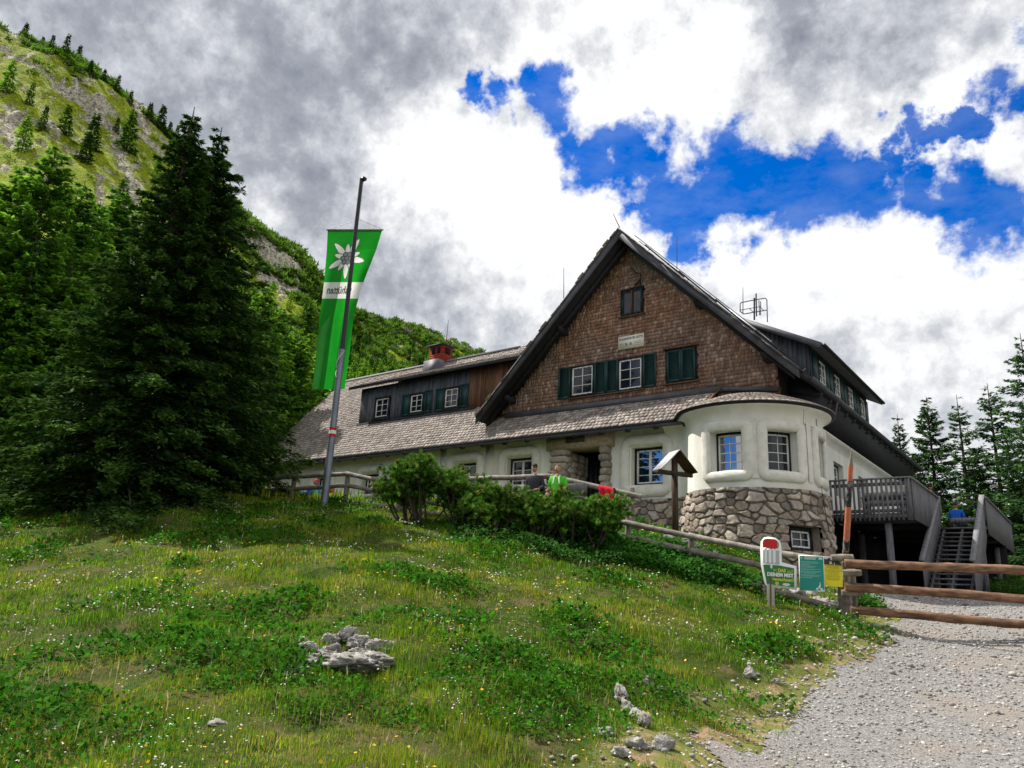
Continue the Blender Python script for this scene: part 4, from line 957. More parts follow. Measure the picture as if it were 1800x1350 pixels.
# ------------------------------------------------------------------ fences
def log(P,r,rs_,tint=1.,n=10,mb=None):
    P=np.array(P,float); m=max(3,int(np.linalg.norm(P[-1]-P[0])/.35)); t=np.linspace(0,1,m); Q=P[0]*(1-t)[:,None]+P[-1]*t[:,None]
    Q=Q+rs_.normal(0,.006,Q.shape); r_=r*(1+rs_.uniform(-.05,.05,m))*np.linspace(1.06,.94,m)
    b=mb or MB(); g=tint*rs_.uniform(.85,1.15); b.tube(Q,r_,n,(g,g,g),True,.04,rs_); return b
FE=thing('log_fence','long weathered grey log fence running down the slope from the spruces to the signs','fence',at(1000,930,20))
rs=np.random.RandomState(17)
# (px, top rail py, mid rail py, low rail py, depth)
FP=[(345,838,862,884,25.6),(437,841,865,890,25),(518,838,860,884,24.4),(612,833,853,884,23.6),(706,853,872,893,22.3),(830,877,898,918,21),(975,900,918,944,19.6),(1104,920,944,962,18.6),(1215,943,968,992,17.7),(1345,968,996,1036,16.5),(1484,991,1024,1071,15.6)]
for k_ in range(len(FP)-1):
    for j in (1,2,3):
        if k_<2 and j==3: continue
        A_=at(FP[k_][0],FP[k_][j],FP[k_][4]); B_=at(FP[k_+1][0],FP[k_+1][j],FP[k_+1][4]); dd=(B_-A_)/np.linalg.norm(B_-A_)
        log([A_-dd*.06,B_+dd*.02],.068,rs).build('rail',m_log,FE,smooth=True)
for k_,(px,t_,m_,l_,d_) in enumerate(FP):
    P=at(px,t_,d_+.14); g=G(P[0],P[1]); top=P+np.array([0,0,.13]); 
    log([[P[0],P[1],min(g,P[2]-.8)-.15],top],.075,rs,.8).build('post',m_log,FE,smooth=True)
F2=thing('terrace_handrail_fence','single rail log fence along the terrace edge in front of the door','fence',at(965,880,21.5))
Q=[(660,846,24.2),(848,841,22.4),(965,837,21.3),(1125,873,20.3)]
for k_ in range(3):
    A_=at(*Q[k_]);B_=at(*Q[k_+1]); dd=(B_-A_)/np.linalg.norm(B_-A_); log([A_-dd*.05,B_+dd*.05],.075,rs).build('rail',m_log,F2,smooth=True)
for (px,py,d_) in Q[:3]+[(1112,866,20.45)]:
    P=at(px,py,d_+.13); log([[P[0],P[1],min(P[2]-1.0,G(P[0],P[1])-.1)],[P[0],P[1],P[2]+.12]],.07,rs,.75).build('post',m_log,F2,smooth=True)
F3=thing('pasture_rail','thin pale rail of a far pasture fence on the left behind the spruces','fence',at(50,800,34))
b=MB(); b.tube([at(-60,797,34),at(60,792,34),at(130,792,34)],.05,6,(1.3,1.3,1.3)); b.build('rail',m_log,F3)
for px in (-40,40,118): P=at(px,793,34.05); b=MB(); b.tube([[P[0],P[1],P[2]-1.3],P+[0,0,.1]],.05,6); b.build('post',m_log,F3)
# barrier of peeled logs across the road
BR=thing('log_barrier','three peeled reddish brown logs closing the gravel road beside the signs','barrier',at(1490,1085,15.5))
for i,(pa,pb,da,db,r) in enumerate((((1484,991),(1960,1008),15.35,14.6,.088),((1486,1031),(1960,1063),15.35,14.6,.088),((1494,1072),(1960,1112),15.3,14.6,.085))):
    A_=at(*pa,da);B_=at(*pb,db); b=MB(); t=np.linspace(0,1,16); Qp=A_*(1-t)[:,None]+B_*t[:,None]+rs.normal(0,.006,(16,3))
    b.tube(Qp,r*(1+rs.uniform(-.04,.04,16)),14,(1,1,1) if i<2 else (.9,.9,.85),True,.03,rs); b.build('rail',m_peeled,BR,smooth=True)
for px,dd in ((1484,15.55),(1501,15.75)):
    P=at(px,1076,dd); T_=at(px,978,dd); b=MB(); b.tube([[P[0],P[1],G(P[0],P[1])-.15],[P[0],P[1],T_[2]]],.10 if px<1490 else .085,12,(.7,.7,.7),True,.04,rs); b.build('post',m_log,BR,smooth=True)
P=at(1960,1120,14.75); b=MB(); b.tube([[P[0],P[1],G(P[0],P[1])-.2],[P[0],P[1],P[2]+1.4]],.10,10); b.build('post',m_log,BR,smooth=True)
for py in (975,1006,1044,1084 if False else 1043):
    pass
for i,(py,l0,l1) in enumerate(((980,-.32,.10),(1007,-.10,.26),(1042,-.12,.28))):
    P=at(1490,py,15.45); v=(at(1600,py,15.3)-P); v/=np.linalg.norm(v); b=MB(); b.tube([P+v*l0,P+v*(l0+l1)/2,P+v*l1],[.06,.075,.062],10,(1.1,1.05,1.0),True,.06,rs); b.build('cross_block',m_log,BR,smooth=True)

# red and black marker pole
P=at(1485,1000,15.75); T_=at(1497,790,15.75); v=T_-P; MP=thing('marker_pole','leaning pointed pole painted in orange bands with black weathered bark between','pole',[P[0],P[1],G(P[0],P[1])])
def seg(a,c,r0,r1,m,t=WH,nm='band'):
    b=MB(); n=5; q=np.linspace(a,c,n); b.tube(P[None]+v[None]*q[:,None],np.linspace(r0,r1,n),10,t,True,.05,rs); b.build(nm,m,MP,smooth=True)
m_orange=mat('faded_orange_paint',(.55,.17,.08),(.36,.12,.07),9,.7,.4,40)
m_burnt=mat('black_flaked_paint',(.02,.02,.022),(.22,.20,.18),12,.8,.6,30,rng=(.5,.6))
seg(-.38,.0,.066,.064,m_burnt); seg(0,.24,.064,.062,m_burnt); seg(.24,.37,.062,.060,m_orange); seg(.37,.52,.060,.057,m_orange); seg(.52,.735,.056,.053,m_burnt); seg(.735,.865,.053,.050,m_orange); seg(.865,1.0,.048,.006,m_log,WH,'tip')

# ------------------------------------------------------------------ wayside cross
P=at(1187,936,20.0); CX=thing('wayside_cross','small dark wooden crucifix under a gabled board roof in front of the stone plinth','wayside cross',[P[0],P[1],G(P[0],P[1])-.05])
T_=at(1187,788,20.0); zt=T_[2]; x,y=P[0],P[1]
fx=_u(np.array([RC[0][0],RC[0][1],0])) ; _rd=_u(np.array([*ray(1187,830)[:2],0.])); fy=np.array(rotz(R_(33)))@_rd; fx=np.array([fy[1],-fy[0],0.])   # fx: roof span direction, fy: away from camera
M3=np.array([fx,fy,[0,0,1.]]).T
def cb(b,c,s,tint=WH,rot=None):
    Mx=M3 if rot is None else M3@rot
    b.box(np.array([x,y,0])+M3@np.array([c[0],c[1],0])+np.array([0,0,c[2]]),s,tint,Mx)
m_crosswood=mat('dark_stained_wood',(.085,.05,.032),(.045,.028,.02),6,.65,.5,40,stretch=(2,2,.5))
b=MB(); cb(b,(0,0,(zt+G(x,y)-.2)/2),(.13,.11,zt-G(x,y)+.2)); b.build('post',m_crosswood,CX)
za=zt-.56; b=MB(); cb(b,(0,.0,za),(1.08,.10,.11)); b.build('cross_arm',m_crosswood,CX)
def ry(a): c,s=math.cos(a),math.sin(a); return np.array([[c,0,s],[0,1,0],[-s,0,c]])
for s_ in (-1,1):
    a=R_(46); b=MB(); L_=.80; off=.04
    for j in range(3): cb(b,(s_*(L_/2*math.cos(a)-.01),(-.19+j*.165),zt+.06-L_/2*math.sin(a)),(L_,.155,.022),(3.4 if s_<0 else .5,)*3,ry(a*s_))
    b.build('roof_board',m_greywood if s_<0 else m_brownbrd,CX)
b=MB(); 
def cp(a,d,z): return np.array([x,y,0])+M3@np.array([a,-.075+d,0])+np.array([0,0,z])
b.tube([cp(-.17,0,za+.02),cp(-.06,0,za-.06),cp(0,-.01,za-.09)],[.010,.014,.02],6); b.tube([cp(.17,0,za+.02),cp(.06,0,za-.06),cp(0,-.01,za-.09)],[.010,.014,.02],6)
b.tube([cp(0,-.01,za-.03),cp(0,-.015,za-.12),cp(.005,-.01,za-.22),cp(.02,-.02,za-.32),cp(.0,-.01,za-.42)],[.022,.034,.026,.022,.012],8)
Vs,Fs=ico(1); b.add(Vs*np.array([.024,.026,.032])+cp(.01,-.015,za+.0),Fs); b.build('crucifix_figure',m_metaldk,CX,smooth=True)

# ------------------------------------------------------------------ flag pole + flag
P=at(570,886,23.0); FPx,FPy=P[0],P[1]; zb=G(FPx,FPy); top=at(635.5,313,22.6)[2]; 
PX=onX(635.5,313,FPx)
def onpole(py): # find height on the vertical pole for a picture row
    zz=np.linspace(zb-1,16,800); q=proj(np.c_[np.full(800,FPx),np.full(800,FPy),zz]); return float(np.interp(-py,-q[:,1],zz))
PO=thing('flag_pole','tall slim metal flag pole with a red white red band, on the upper meadow','flag pole',[FPx,FPy,zb])
zj,zt=onpole(618),onpole(314)
b=MB(); b.tube([(FPx,FPy,zb-.3),(FPx,FPy,zj)],[.115,.095],16); b.tube([(FPx,FPy,zj-.02),(FPx,FPy,zj+.06)],.105,16); b.tube([(FPx,FPy,zj-.35),(FPx,FPy,zj-.30)],.103,16); b.build('lower_tube',m_metal,PO,smooth=False)
b=MB(); b.tube([(FPx,FPy,zj+.06),(FPx,FPy,zt)],[.075,.062],12); b.box((FPx+.06,FPy+.02,zt-.03),(.2,.14,.10)); b.build('upper_tube',m_metaldk,PO)
for z0,z1,m in ((onpole(768),onpole(763),m_red),(onpole(763),onpole(757),m_white),(onpole(757),onpole(752),m_red)):
    b=MB(); b.tube([(FPx,FPy,z0),(FPx,FPy,z1)],.112,16); b.build('band',m,PO)
FL=thing('hut_flag','long green hanging banner with white edelweiss and lettered stripe on the flag pole','flag',[FPx,FPy,onpole(405)])
def dflag(py): return 23.55+.2743*(onpole(py)-zb)
rows=[(404,576,672),(440,574.5,661),(480,571,645),(510,568,634),(525,566,630),(560,562,621),(600,558,617),(640,554,612),(684,549,606)]
ra=np.array(rows,float); NVf=70; NUf=34; D0=25.4
_dfy=np.linspace(380,700,9); _dfv=np.array([dflag(q) for q in _dfy])
def flagpt(u,v,off=0.):
    py=404+v*280; xl=np.interp(py,ra[:,0],ra[:,1]); xr=np.interp(py,ra[:,0],ra[:,2])
    w_m=(xr-xl)*D0/FPX; tw=np.sqrt(np.maximum(1.64**2-w_m**2,0))*sstep(.0,.55,v)*.45
    px=xl+(xr-xl)*(u+ .06*np.sin(u*6.28)*sstep(.3,.8,v)); dp=np.interp(py,_dfy,_dfv)+tw*sstep(.3,1,u)+(.09+.10*v)*np.sin(u*9+v*3.)*sstep(.03,.3,v)+.03*np.sin(u*17-v*5)*v-off
    return px,py,dp
def flagp(u,v,off=0.):
    px,py,dp=flagpt(u,v,off); return at(float(px),float(py),float(dp))
NVf=460; NUf=170
us=np.linspace(0,1,NUf); vs=np.linspace(0,1,NVf); UU,VV=np.meshgrid(us,vs); Gm=np.array([[flagp(u,v) for u in us] for v in vs]); b=MB(); b.grid(Gm)
uc,vc=np.meshgrid((us[:-1]+us[1:])/2,(vs[:-1]+vs[1:])/2); cu,cv=.44,.178; asp=1.6/4.8
tcol=np.zeros(uc.shape+(3,))+np.array([.012,.32,.020]); WHT=np.array([.80,.82,.78]); GRY=np.array([.10,.11,.11])
tcol[(vc>.330)&(vc<.432)]=WHT; dx=uc-cu; dy=(vc-cv)/asp
def inpet(a,L_,w_,m_):
    t=(dx*math.cos(a)+dy*math.sin(a)); q=np.abs(-dx*math.sin(a)+dy*math.cos(a)); pr=np.interp(t/L_,[.0,.1,.3,.55,.8,.93,1.],[.2,.35,.8,1.,.72,.35,0])*w_
    return (t>0)&(t<L_+m_)&(q<pr+m_)
pet=[(R_(k_*36+8+(5 if k_%2 else 0)),.40 if k_%2==0 else .27,.055 if k_%2==0 else .045) for k_ in range(10)]
for i_ in (0,2,4,6,8,1,3,5,7,9):
    tcol[inpet(*pet[i_],.013)]=GRY; tcol[inpet(*pet[i_],0)]=WHT
for qx,qy in [(0,0)]+[(.085*math.cos(q),.085*math.sin(q)) for q in np.linspace(0,6.28,7)[:-1]]:
    rr_=np.hypot(dx-qx,dy-qy); tcol[rr_<.052]=GRY*.7; tcol[rr_<.038]=GRY*2.2
b.T=[tcol.reshape(-1,3)]
fo=b.build('cloth',m_flag,FL,smooth=True)
m_flagg=mat('flag_grey_print',(.12,.13,.13),rough=.7,trans=.3)
V,F=text_geo('nshütten',.26,bold=.006); V[:,0]/=V[:,0].max()
b=MB(); b.add([flagp(.10+(1-x_)*.66,.400-y_/4.8*1.25,.03) for x_,y_,_ in V],F); b.build('lettering',m_flagg,FL)
b=MB(); b.tube([flagp(-.02,0),flagp(1.02,0)],.028,8); b.build('top_bar',m_log,FL)
b=MB(); hp=np.array([FPx,FPy+.1,onpole(384)])
for u in (0,1): b.tube([flagp(u,0)+[0,0,.02],hp],.009,5)
b.tube([hp,[FPx,FPy+.09,zt]],.006,4)
rp2=[(FPx+.12*math.cos(t*3),FPy-.11*abs(math.sin(t*3)),onpole(618)-t*.55) for t in np.linspace(0,1.6,10)]; b.tube(rp2,.009,5); b.build('rope',m_white,FL)

# ------------------------------------------------------------------ signs
def plane_frame(P,yaw,tilt=0.):
    u=np.array([math.cos(yaw),math.sin(yaw),0]); w=np.array([0,0,1.]); n=np.cross(u,w)    # n faces the viewer side
    return np.array(P,float),u,w,n
class Board:
    def __init__(s,P,yaw,roll=0.):
        s.P,s.u,s.w,s.n=plane_frame(P,yaw); c,q=math.cos(roll),math.sin(roll); u0,w0=s.u,s.w; s.u=u0*c+w0*q; s.w=w0*c-u0*q
    def p(s,a,b_,d=0): return s.P+s.u*a+s.w*b_+s.n*d
    def poly(s,mb,pts,d0,th_,tint=WH): mb.prism([s.p(a,b_,d0) for a,b_ in pts],-s.n*th_,tint)
    def flatp(s,mb,pts,d,tint): mb.add([s.p(a,b_,d) for a,b_ in pts],[list(range(len(pts)))],tint)
    def text(s,mb,txt,size,a,b_,d,tint,w=None,bold=0.,align='l'):
        V,F=text_geo(txt,size,bold=bold); W_=V[:,0].max(); k_=(w/W_) if w else 1.; 
        mb.add([s.p(a+v[0]*k_,b_+v[1],d) for v in V],F,tint)
def rrect(a0,b0,a1,b1,r,n=5):
    o=[]
    for cx_,cy_,t0 in ((a1-r,b0+r,-90),(a1-r,b1-r,0),(a0+r,b1-r,90),(a0+r,b0+r,180)):
        for t in np.linspace(0,90,n): o.append((cx_+r*math.cos(R_(t0+t)),cy_+r*math.sin(R_(t0+t))))
    return o
vyaw=math.atan2(RC[0][1],RC[0][0])
D1=15.5; K1=D1/FPX   # metres per photo pixel at the sign
P=at(1353,1056,D1); g=G(P[0],P[1]); yaw=math.atan2(*(ray(1353,1050)[:2][::-1]))-math.pi/2
BD=Board([P[0],P[1],g],yaw+.05,R_(-2))
SG=thing('popsicle_sign','white sign with a red topped ice lolly above a green board in the grass','sign',[P[0],P[1],g])
h=lambda px,py:((px-1353)*K1,(1056-py)*K1)
b=MB(); outl=[h(*q) for q in [(1338,1056),(1334,1018),(1337,1000),(1337.5,960),(1339,945),(1345,937),(1355,934),(1366,936),(1372,944),(1373,978),(1397,983),(1397,1022),(1360,1019),(1359,1056)]]
outl=[h(*q) for q in [(1348,1060),(1348,1021),(1344.5,1018),(1338,985),(1337,960),(1338,944),(1343,937),(1351,934.5),(1363,936),(1371,941),(1373,950),(1373.5,978),(1398,983),(1397.5,1024),(1361,1021),(1361,1060)]]
BD.poly(b,outl,0,.025); b.build('board',m_white,SG)
b=MB(); 
BD.flatp(b,[h(*q) for q in [(1342,984),(1370,984),(1394,987),(1393.5,1020),(1362,1018),(1348,1017)]],.003,(.02,.19,.045))
BD.flatp(b,[h(*q) for q in [(1342,958),(1369.5,958),(1369.5,982),(1342,982)]],.004,(.42,.44,.44))
for q in (1344.2,1351.4,1358.6): BD.flatp(b,[h(*z_) for z_ in [(q,955),(q+4.6,955),(q+4.6,978),(q+3.6,981),(q+1.2,981),(q,978)]],.007,(.78,.8,.8))
BD.flatp(b,[h(*z_) for z_ in [(1354,982),(1357.6,982),(1357.6,989),(1356,990.5),(1354,989)]],.007,(.7,.72,.72))
BD.flatp(b,[h(*z_) for z_ in [(1341.2,945),(1343,940),(1349,938.2),(1362,938.6),(1366,941),(1367.5,948),(1366.5,955),(1364,954),(1362,956.5),(1359,954.5),(1356.5,956.8),(1353,954.8),(1350,955.6),(1346,954),(1341.5,954.5)]],.009,(.55,.008,.012))
BD.flatp(b,[h(*z_) for z_ in [(1366,942),(1368.5,944.5),(1369,950),(1367.5,954),(1366,953)]],.010,(.25,.28,.18))
BD.flatp(b,[h(*z_) for z_ in [(1352.8,1001),(1355.6,1001),(1355.6,1060),(1352.8,1060)]],.006,(.16,.07,.035))
BD.text(b,'ist',8*K1,*h(1358.5,994.5),.008,(.62,.58,.05),w=6.5*K1); BD.text(b,'DAS',8*K1,*h(1367,995),.008,(.75,.6,.02),w=13*K1,bold=.004); BD.text(b,'auf',8*K1,*h(1382,995.5),.008,(.62,.58,.05),w=10*K1)
BD.text(b,'DEINEM MIST',8.6*K1,*h(1348.5,1003),.010,(.85,.85,.85),w=44*K1,bold=.004)
BD.text(b,'gewachsen?',8.4*K1,*h(1357,1010.5),.010,(.62,.60,.05),w=36*K1,bold=.003)
BD.flatp(b,[(h(1365,1015)[0]+.038*math.cos(t),h(1365,1015)[1]+.038*math.sin(t)) for t in np.linspace(0,6.28,13)[:-1]],.008,(.55,.45,.12))
BD.flatp(b,[(h(1380.5,1016)[0]+.075*math.cos(t),h(1380.5,1016)[1]+.03*math.sin(t)) for t in np.linspace(0,6.28,13)[:-1]],.008,(.6,.65,.6))
b.build('print',m_tint,SG)
b=MB(); b.tube([BD.p(.06,-.25,-.06),BD.p(.06,.62,-.06)],.045,8); b.build('stake',m_burnt,SG)
# green info board
def info(name,label,q0,q1,depth,yaw_,roll,paint):
    P=at((q0[0]+q1[0])/2,(q0[1]+q1[1])/2,depth); B_=Board(P,yaw_,roll); t=thing(name,label,'notice',P); k=depth/FPX; W_=(q1[0]-q0[0])*k/2; H_=(q1[1]-q0[1])*k/2
    paint(B_,t,W_,H_); return t
def p_green(B_,t,W_,H_):
    b=MB(); B_.poly(b,[(-W_,-H_),(W_,-H_),(W_,H_),(-W_,H_)],0,.012); b.build('panel',m_white,t)
    b=MB(); e=.012; G_=(.010,.26,.20); B_.flatp(b,[(-W_+e,-H_+e),(W_-e,-H_+e),(W_-e,H_-e),(-W_+e,H_-e)],.002,G_)
    rs_=np.random.RandomState(3); Wt=(.62,.68,.66)
    y=H_-.035
    for i in range(3): B_.flatp(b,[(-W_*.55,y),(W_*(.35+.15*(i==0)),y),(W_*(.35+.15*(i==0)),y+.012),(-W_*.55,y+.012)],.004,Wt); y-=.022
    B_.flatp(b,[(W_*.58,H_-.075),(W_*.88,H_-.075),(W_*.88,H_-.03),(W_*.58,H_-.03)],.004,(.55,.65,.62)); B_.flatp(b,[(-W_*.85,H_-.075),(-W_*.74,H_-.075),(-W_*.74,H_-.03),(-W_*.85,H_-.03)],.004,(.4,.55,.5))
    y=H_-.13
    for n_ in (3,1,3,2,4,3,1):
        for j in range(n_):
            L_=rs_.uniform(.65,.97) if j<n_-1 else rs_.uniform(.35,.9); x_=-W_*.86
            while x_<-W_*.86+L_*W_*1.7:
                ww=rs_.uniform(.012,.04); 
                B_.flatp(b,[(x_,y),(min(x_+ww,W_*.9),y),(min(x_+ww,W_*.9),y+.008),(x_,y+.008)],.004,(.25,.52,.46) if n_>1 else (.5,.62,.58)); x_+=ww+.007
            y-=.0155
        y-=.012
    # walker / cyclist silhouette
    c=(W_*.55,-H_+.05)
    for dx in (-.035,.045): B_.flatp(b,[(c[0]+dx+.024*math.cos(q),c[1]+.024*math.sin(q)) for q in np.linspace(0,6.28,11)[:-1]],.005,Wt)
    B_.flatp(b,[(c[0]-.02,c[1]+.02),(c[0]+.01,c[1]+.09),(c[0]+.035,c[1]+.10),(c[0]+.03,c[1]+.04),(c[0]+.015,c[1])],.005,Wt)
    B_.flatp(b,[(c[0]+.02+.013*math.cos(q),c[1]+.118+.013*math.sin(q)) for q in np.linspace(0,6.28,9)[:-1]],.005,Wt)
    B_.flatp(b,[(0,-H_+.004),(W_-.004,-H_+.004),(W_-.004,-H_+.045),(W_*.5,-H_+.02)],.0045,Wt)
    b.build('print',m_tint,t)
def p_yel(B_,t,W_,H_):
    b=MB(); B_.poly(b,[(-W_,-H_),(W_,-H_),(W_,H_),(-W_,H_)],0,.008); b.build('panel',m_white,t); b=MB()
    sp=H_*.46
    B_.flatp(b,[(-W_,-H_),(W_,-H_),(W_,sp),(-W_,sp)],.002,(.80,.70,.01)); B_.flatp(b,[(-W_,sp),(W_,sp),(W_,H_*.99),(-W_,H_*.99)],.002,(.55,.57,.62))
    B_.flatp(b,[(-W_,sp),(W_,sp),(W_*.7,H_*.7),(W_*.3,H_*.95),(W_*.05,H_*.72),(-W_*.3,H_*.93),(-W_*.7,H_*.8),(-W_,H_*.9)],.004,(.04,.032,.03))
    B_.flatp(b,[(-W_*.35,sp+.01),(-W_*.05,sp+.015),(-W_*.08,sp+.06),(-W_*.3,sp+.07)],.006,(.6,.58,.54)); B_.flatp(b,[(W_*.1,sp),(W_*.25,sp),(W_*.2,sp+.07)],.006,(.55,.52,.48))
    B_.flatp(b,[(-W_*.85,sp-.02),(W_*.85,sp-.02),(W_*.85,sp-.008),(-W_*.85,sp-.008)],.004,(.6,.12,.02))
    rs_=np.random.RandomState(5); y=sp-.035
    for n_ in (4,1,4,2,3,4):
        for j in range(n_):
            L_=rs_.uniform(.45,.85)*W_; x_=-L_
            while x_<L_:
                ww=rs_.uniform(.01,.03); B_.flatp(b,[(x_,y),(x_+ww,y),(x_+ww,y+.006),(x_,y+.006)],.004,(.28,.23,.02)); x_+=ww+.006
            y-=.0135
        y-=.008
        if y<-H_+.03: break
    b.build('print',m_tint,t)
yawp=math.atan2(*(ray(1440,1010)[:2][::-1]))-math.pi/2
info('notice_board','teal notice board with white text and a cyclist figure hanging on the log fence','',15.6,0,0,0,lambda *a:0) if False else None
info('notice_board','teal notice board with pale text and a cyclist silhouette, fixed to the log fence',(1406,977),(1447.5,1038),15.55,yawp-.02,R_(-1.5),p_green)
info('notice_poster','yellow poster with a mountain cattle photo on top, fixed beside the teal board',(1448.5,979.5),(1479.5,1030),15.5,yawp-.02,R_(-2),p_yel)

# ------------------------------------------------------------------ people
def skinned(name,chains,m,parent,sub=2,T=None):
    """one continuous surface grown round connected joints; chains: lists of (x,y,z,r); a point repeated exactly is shared"""
    vs=[];rd=[];ed=[];key={}
    for ch in chains:
        prev=None
        for p in ch:
            k=tuple(round(q,4) for q in p[:3])
            if k not in key: key[k]=len(vs); vs.append(p[:3]); rd.append(p[3])
            i=key[k]
            if prev is not None and prev!=i: ed.append((prev,i))
            prev=i
    me=bpy.data.meshes.new(name); me.from_pydata(vs,ed,[]); o=bpy.data.objects.new(name,me); COL.objects.link(o)
    md=o.modifiers.new('s','SKIN'); md.use_smooth_shade=True
    for i,sv in enumerate(me.skin_vertices[0].data): sv.radius=(rd[i]*(1.28 if rd[i]>.1 else 1),rd[i]); sv.use_root=(i==0)
    ms=o.modifiers.new('u','SUBSURF'); ms.levels=sub; ms.render_levels=sub
    dg=bpy.context.evaluated_depsgraph_get(); e=bpy.data.meshes.new_from_object(o.evaluated_get(dg)); V=np.array([v.co[:] for v in e.vertices]); F=[list(p.vertices) for p in e.polygons]
    bpy.data.objects.remove(o); bpy.data.meshes.remove(me); bpy.data.meshes.remove(e)
    b=MB(); base=np.array(parent['base'],float); Rz=np.array(rotz(T)); b.add(V@Rz.T+base,F); return b.build(name,m,parent,smooth=True)
_cm={}
def cmat(c,name):
    k=(name,c)
    if k not in _cm: _cm[k]=mat(name,c,tuple(q*.8 for q in c),20,.8,.3,70)
    return _cm[k]
def person(name,label,loc,rz,shirt,pants,hair,pose='sit',hat=None,sc_=1.0,skinc=(.50,.26,.18),short=False,headturn=0.,accent=None):
    t=thing(name,label,'person',loc); sk=cmat(skinc,'skin_tone')
    sh_=1.42; ps=[]
    if pose=='sit': hz=.52; hy=.05
    else: hz=.93; hy=0
    t0=hz; s_=lambda x_,y_,z_,r_:(x_,y_,z_,r_)
    pel=(0,hy,t0,.125); wst=(0,hy-.01,t0+.17,.108); chs=(0,hy-.03,t0+.36,.115); nk=(0,hy-.04,t0+.53,.055); hd0=(0,hy-.06,t0+.60,.05)
    def legp(s):
        if pose=='sit': return [(s*.10,hy,t0-.02,.085),(s*.14,hy-.42,t0+.0,.068),(s*.15,hy-.47,t0-.25,.055),(s*.15,hy-.43,.09,.038),(s*.16,hy-.55,.04,.04),(s*.17,hy-.63,.035,.03)]
        return [(s*.10,0,t0-.06,.09),(s*.11,-.02,.5,.062),(s*.11,.01,.28,.055),(s*.11,.02,.09,.038),(s*.12,-.08,.04,.04),(s*.12,-.16,.035,.03)]
    def armp(s):
        if pose=='sit': return [(s*.19,hy-.03,t0+.46,.058),(s*.25,hy-.06,t0+.20,.044),(s*.19,hy-.30,t0+.10,.034),(s*.16,hy-.36,t0+.09,.026),(s*.155,hy-.41,t0+.085,.030)]
        return [(s*.19,-.03,t0+.46,.058),(s*.25,.0,t0+.20,.044),(s*.24,-.12,t0+.0,.034),(s*.23,-.15,t0-.04,.026),(s*.23,-.17,t0-.09,.030)]
    ch=[[pel,wst,chs,nk,hd0]]
    for s in (-1,1):
        ch.append([pel]+legp(s)); a=armp(s); ch.append([chs]+a); hnd=a[-1]; v=np.array(a[-1][:3])-np.array(a[-2][:3]); v/=np.linalg.norm(v)
        sd_=np.cross(v,[0,0,1.]); sd_/=np.linalg.norm(sd_)+1e-6
        for k_ in range(4):
            o_=np.array(hnd[:3])+sd_*(k_-1.5)*.019; L_=(.060,.075,.08,.066)[k_]; 
            ch.append([hnd,tuple(o_+v*.035)+(.0095,),tuple(o_+v*(.035+L_*.55)-np.array([0,0,.008]))+(.0085,),tuple(o_+v*(.03+L_*.85)-np.array([0,0,.028]))+(.0075,)])
        o_=np.array(hnd[:3])-sd_*s*.03; ch.append([hnd,tuple(o_+v*.015)+(.011,),tuple(o_-sd_*s*.018+v*.045)+(.009,)])
    body=skinned('body',ch,sk,t,2,rz)
    # head: shaped ellipsoid with face
    V,F=ico(3); hc=np.array([0,hy-.085,t0+.715]); W_=V.copy()
    W_=W_*np.array([.076,.096,.118]); fr=np.clip(-V[:,1],0,1)
    W_[:,0]*=1-.22*np.clip(-V[:,2],0,1); W_[:,1]-= .010*fr*np.exp(-((V[:,2]+.55)**2)/.05)            # chin
    W_[:,1]-=.026*np.exp(-(V[:,0]**2)/.018-((V[:,2]+.12)**2)/.03)*(V[:,1]<0)                       # nose
    for s in (-1,1): W_[:,1]+=.012*np.exp(-((V[:,0]-s*.36)**2)/.02-((V[:,2]-.08)**2)/.014)*(V[:,1]<0)   # eye sockets
    W_[:,1]+=.006*np.exp(-(V[:,0]**2)/.07-((V[:,2]+.42)**2)/.004)*(V[:,1]<0)                      # mouth line
    Rh=np.array(rotz(headturn)); Rz=np.array(rotz(rz)); base=np.array(loc,float)
    hp_=lambda Q:((np.asarray(Q)@Rh.T)+hc)@Rz.T+base
    b=MB(); b.add(hp_(W_),F); 
    for s in (-1,1): b.add(hp_(ico(1)[0]*np.array([.012,.022,.032])+[s*.078,.005,-.005]),ico(1)[1])
    b.build('head',sk,t,smooth=True)
    b=MB()
    for s in (-1,1): b.add(hp_(ico(1)[0]*np.array([.012,.008,.008])+[s*.028,-.083,.010]),ico(1)[1],(.02,.02,.02))
    b.add(hp_(ico(1)[0]*np.array([.024,.006,.006])+[0,-.090,-.050]),ico(1)[1],(.35,.08,.07))
    if hat=='cap': 
        for s in (-1,1): b.add(hp_(ico(1)[0]*np.array([.030,.014,.020])+[s*.030,-.086,.012]),ico(1)[1],(.01,.01,.012))
    b.build('face',m_tint,t,smooth=True)
    if hair: 
        k_=(V[:,2]>.18+.55*np.clip(-V[:,1],0,1))|((V[:,1]>.25)&(V[:,2]>-.35)); fk=k_[F].all(1); b=MB(); b.add(hp_(W_*1.06+[0,.004,.004]),F[fk]); b.build('hair',cmat(hair,'hair'),t,smooth=True)
    if hat:
        hcol={'cap':(.012,.012,.014),'red':(.5,.03,.04),'white':(.75,.75,.72)}[hat]
        k_=V[:,2]>.30; fk=k_[F].all(1); b=MB(); b.add(hp_(W_*1.12+[0,.0,.004]),F[fk]); b.add(hp_(ico(2)[0]*np.array([.072,.075,.010])+[0,-.085,.052]),ico(2)[1]); b.build('cap',cmat(hcol,'hat'),t,smooth=True)
    # garments
    e=.016
    def gr(chs_): return [[(p[0],p[1],p[2],p[3]*(1.24 if p[3]>.1 else 1.06)+e) for p in c] for c in chs_]
    up=[[pel,wst,chs,(nk[0],nk[1],nk[2]-.03,.055)]]
    for s in (-1,1):
        a=armp(s); up.append([chs]+a[:2]+([] if short else [a[2]]))
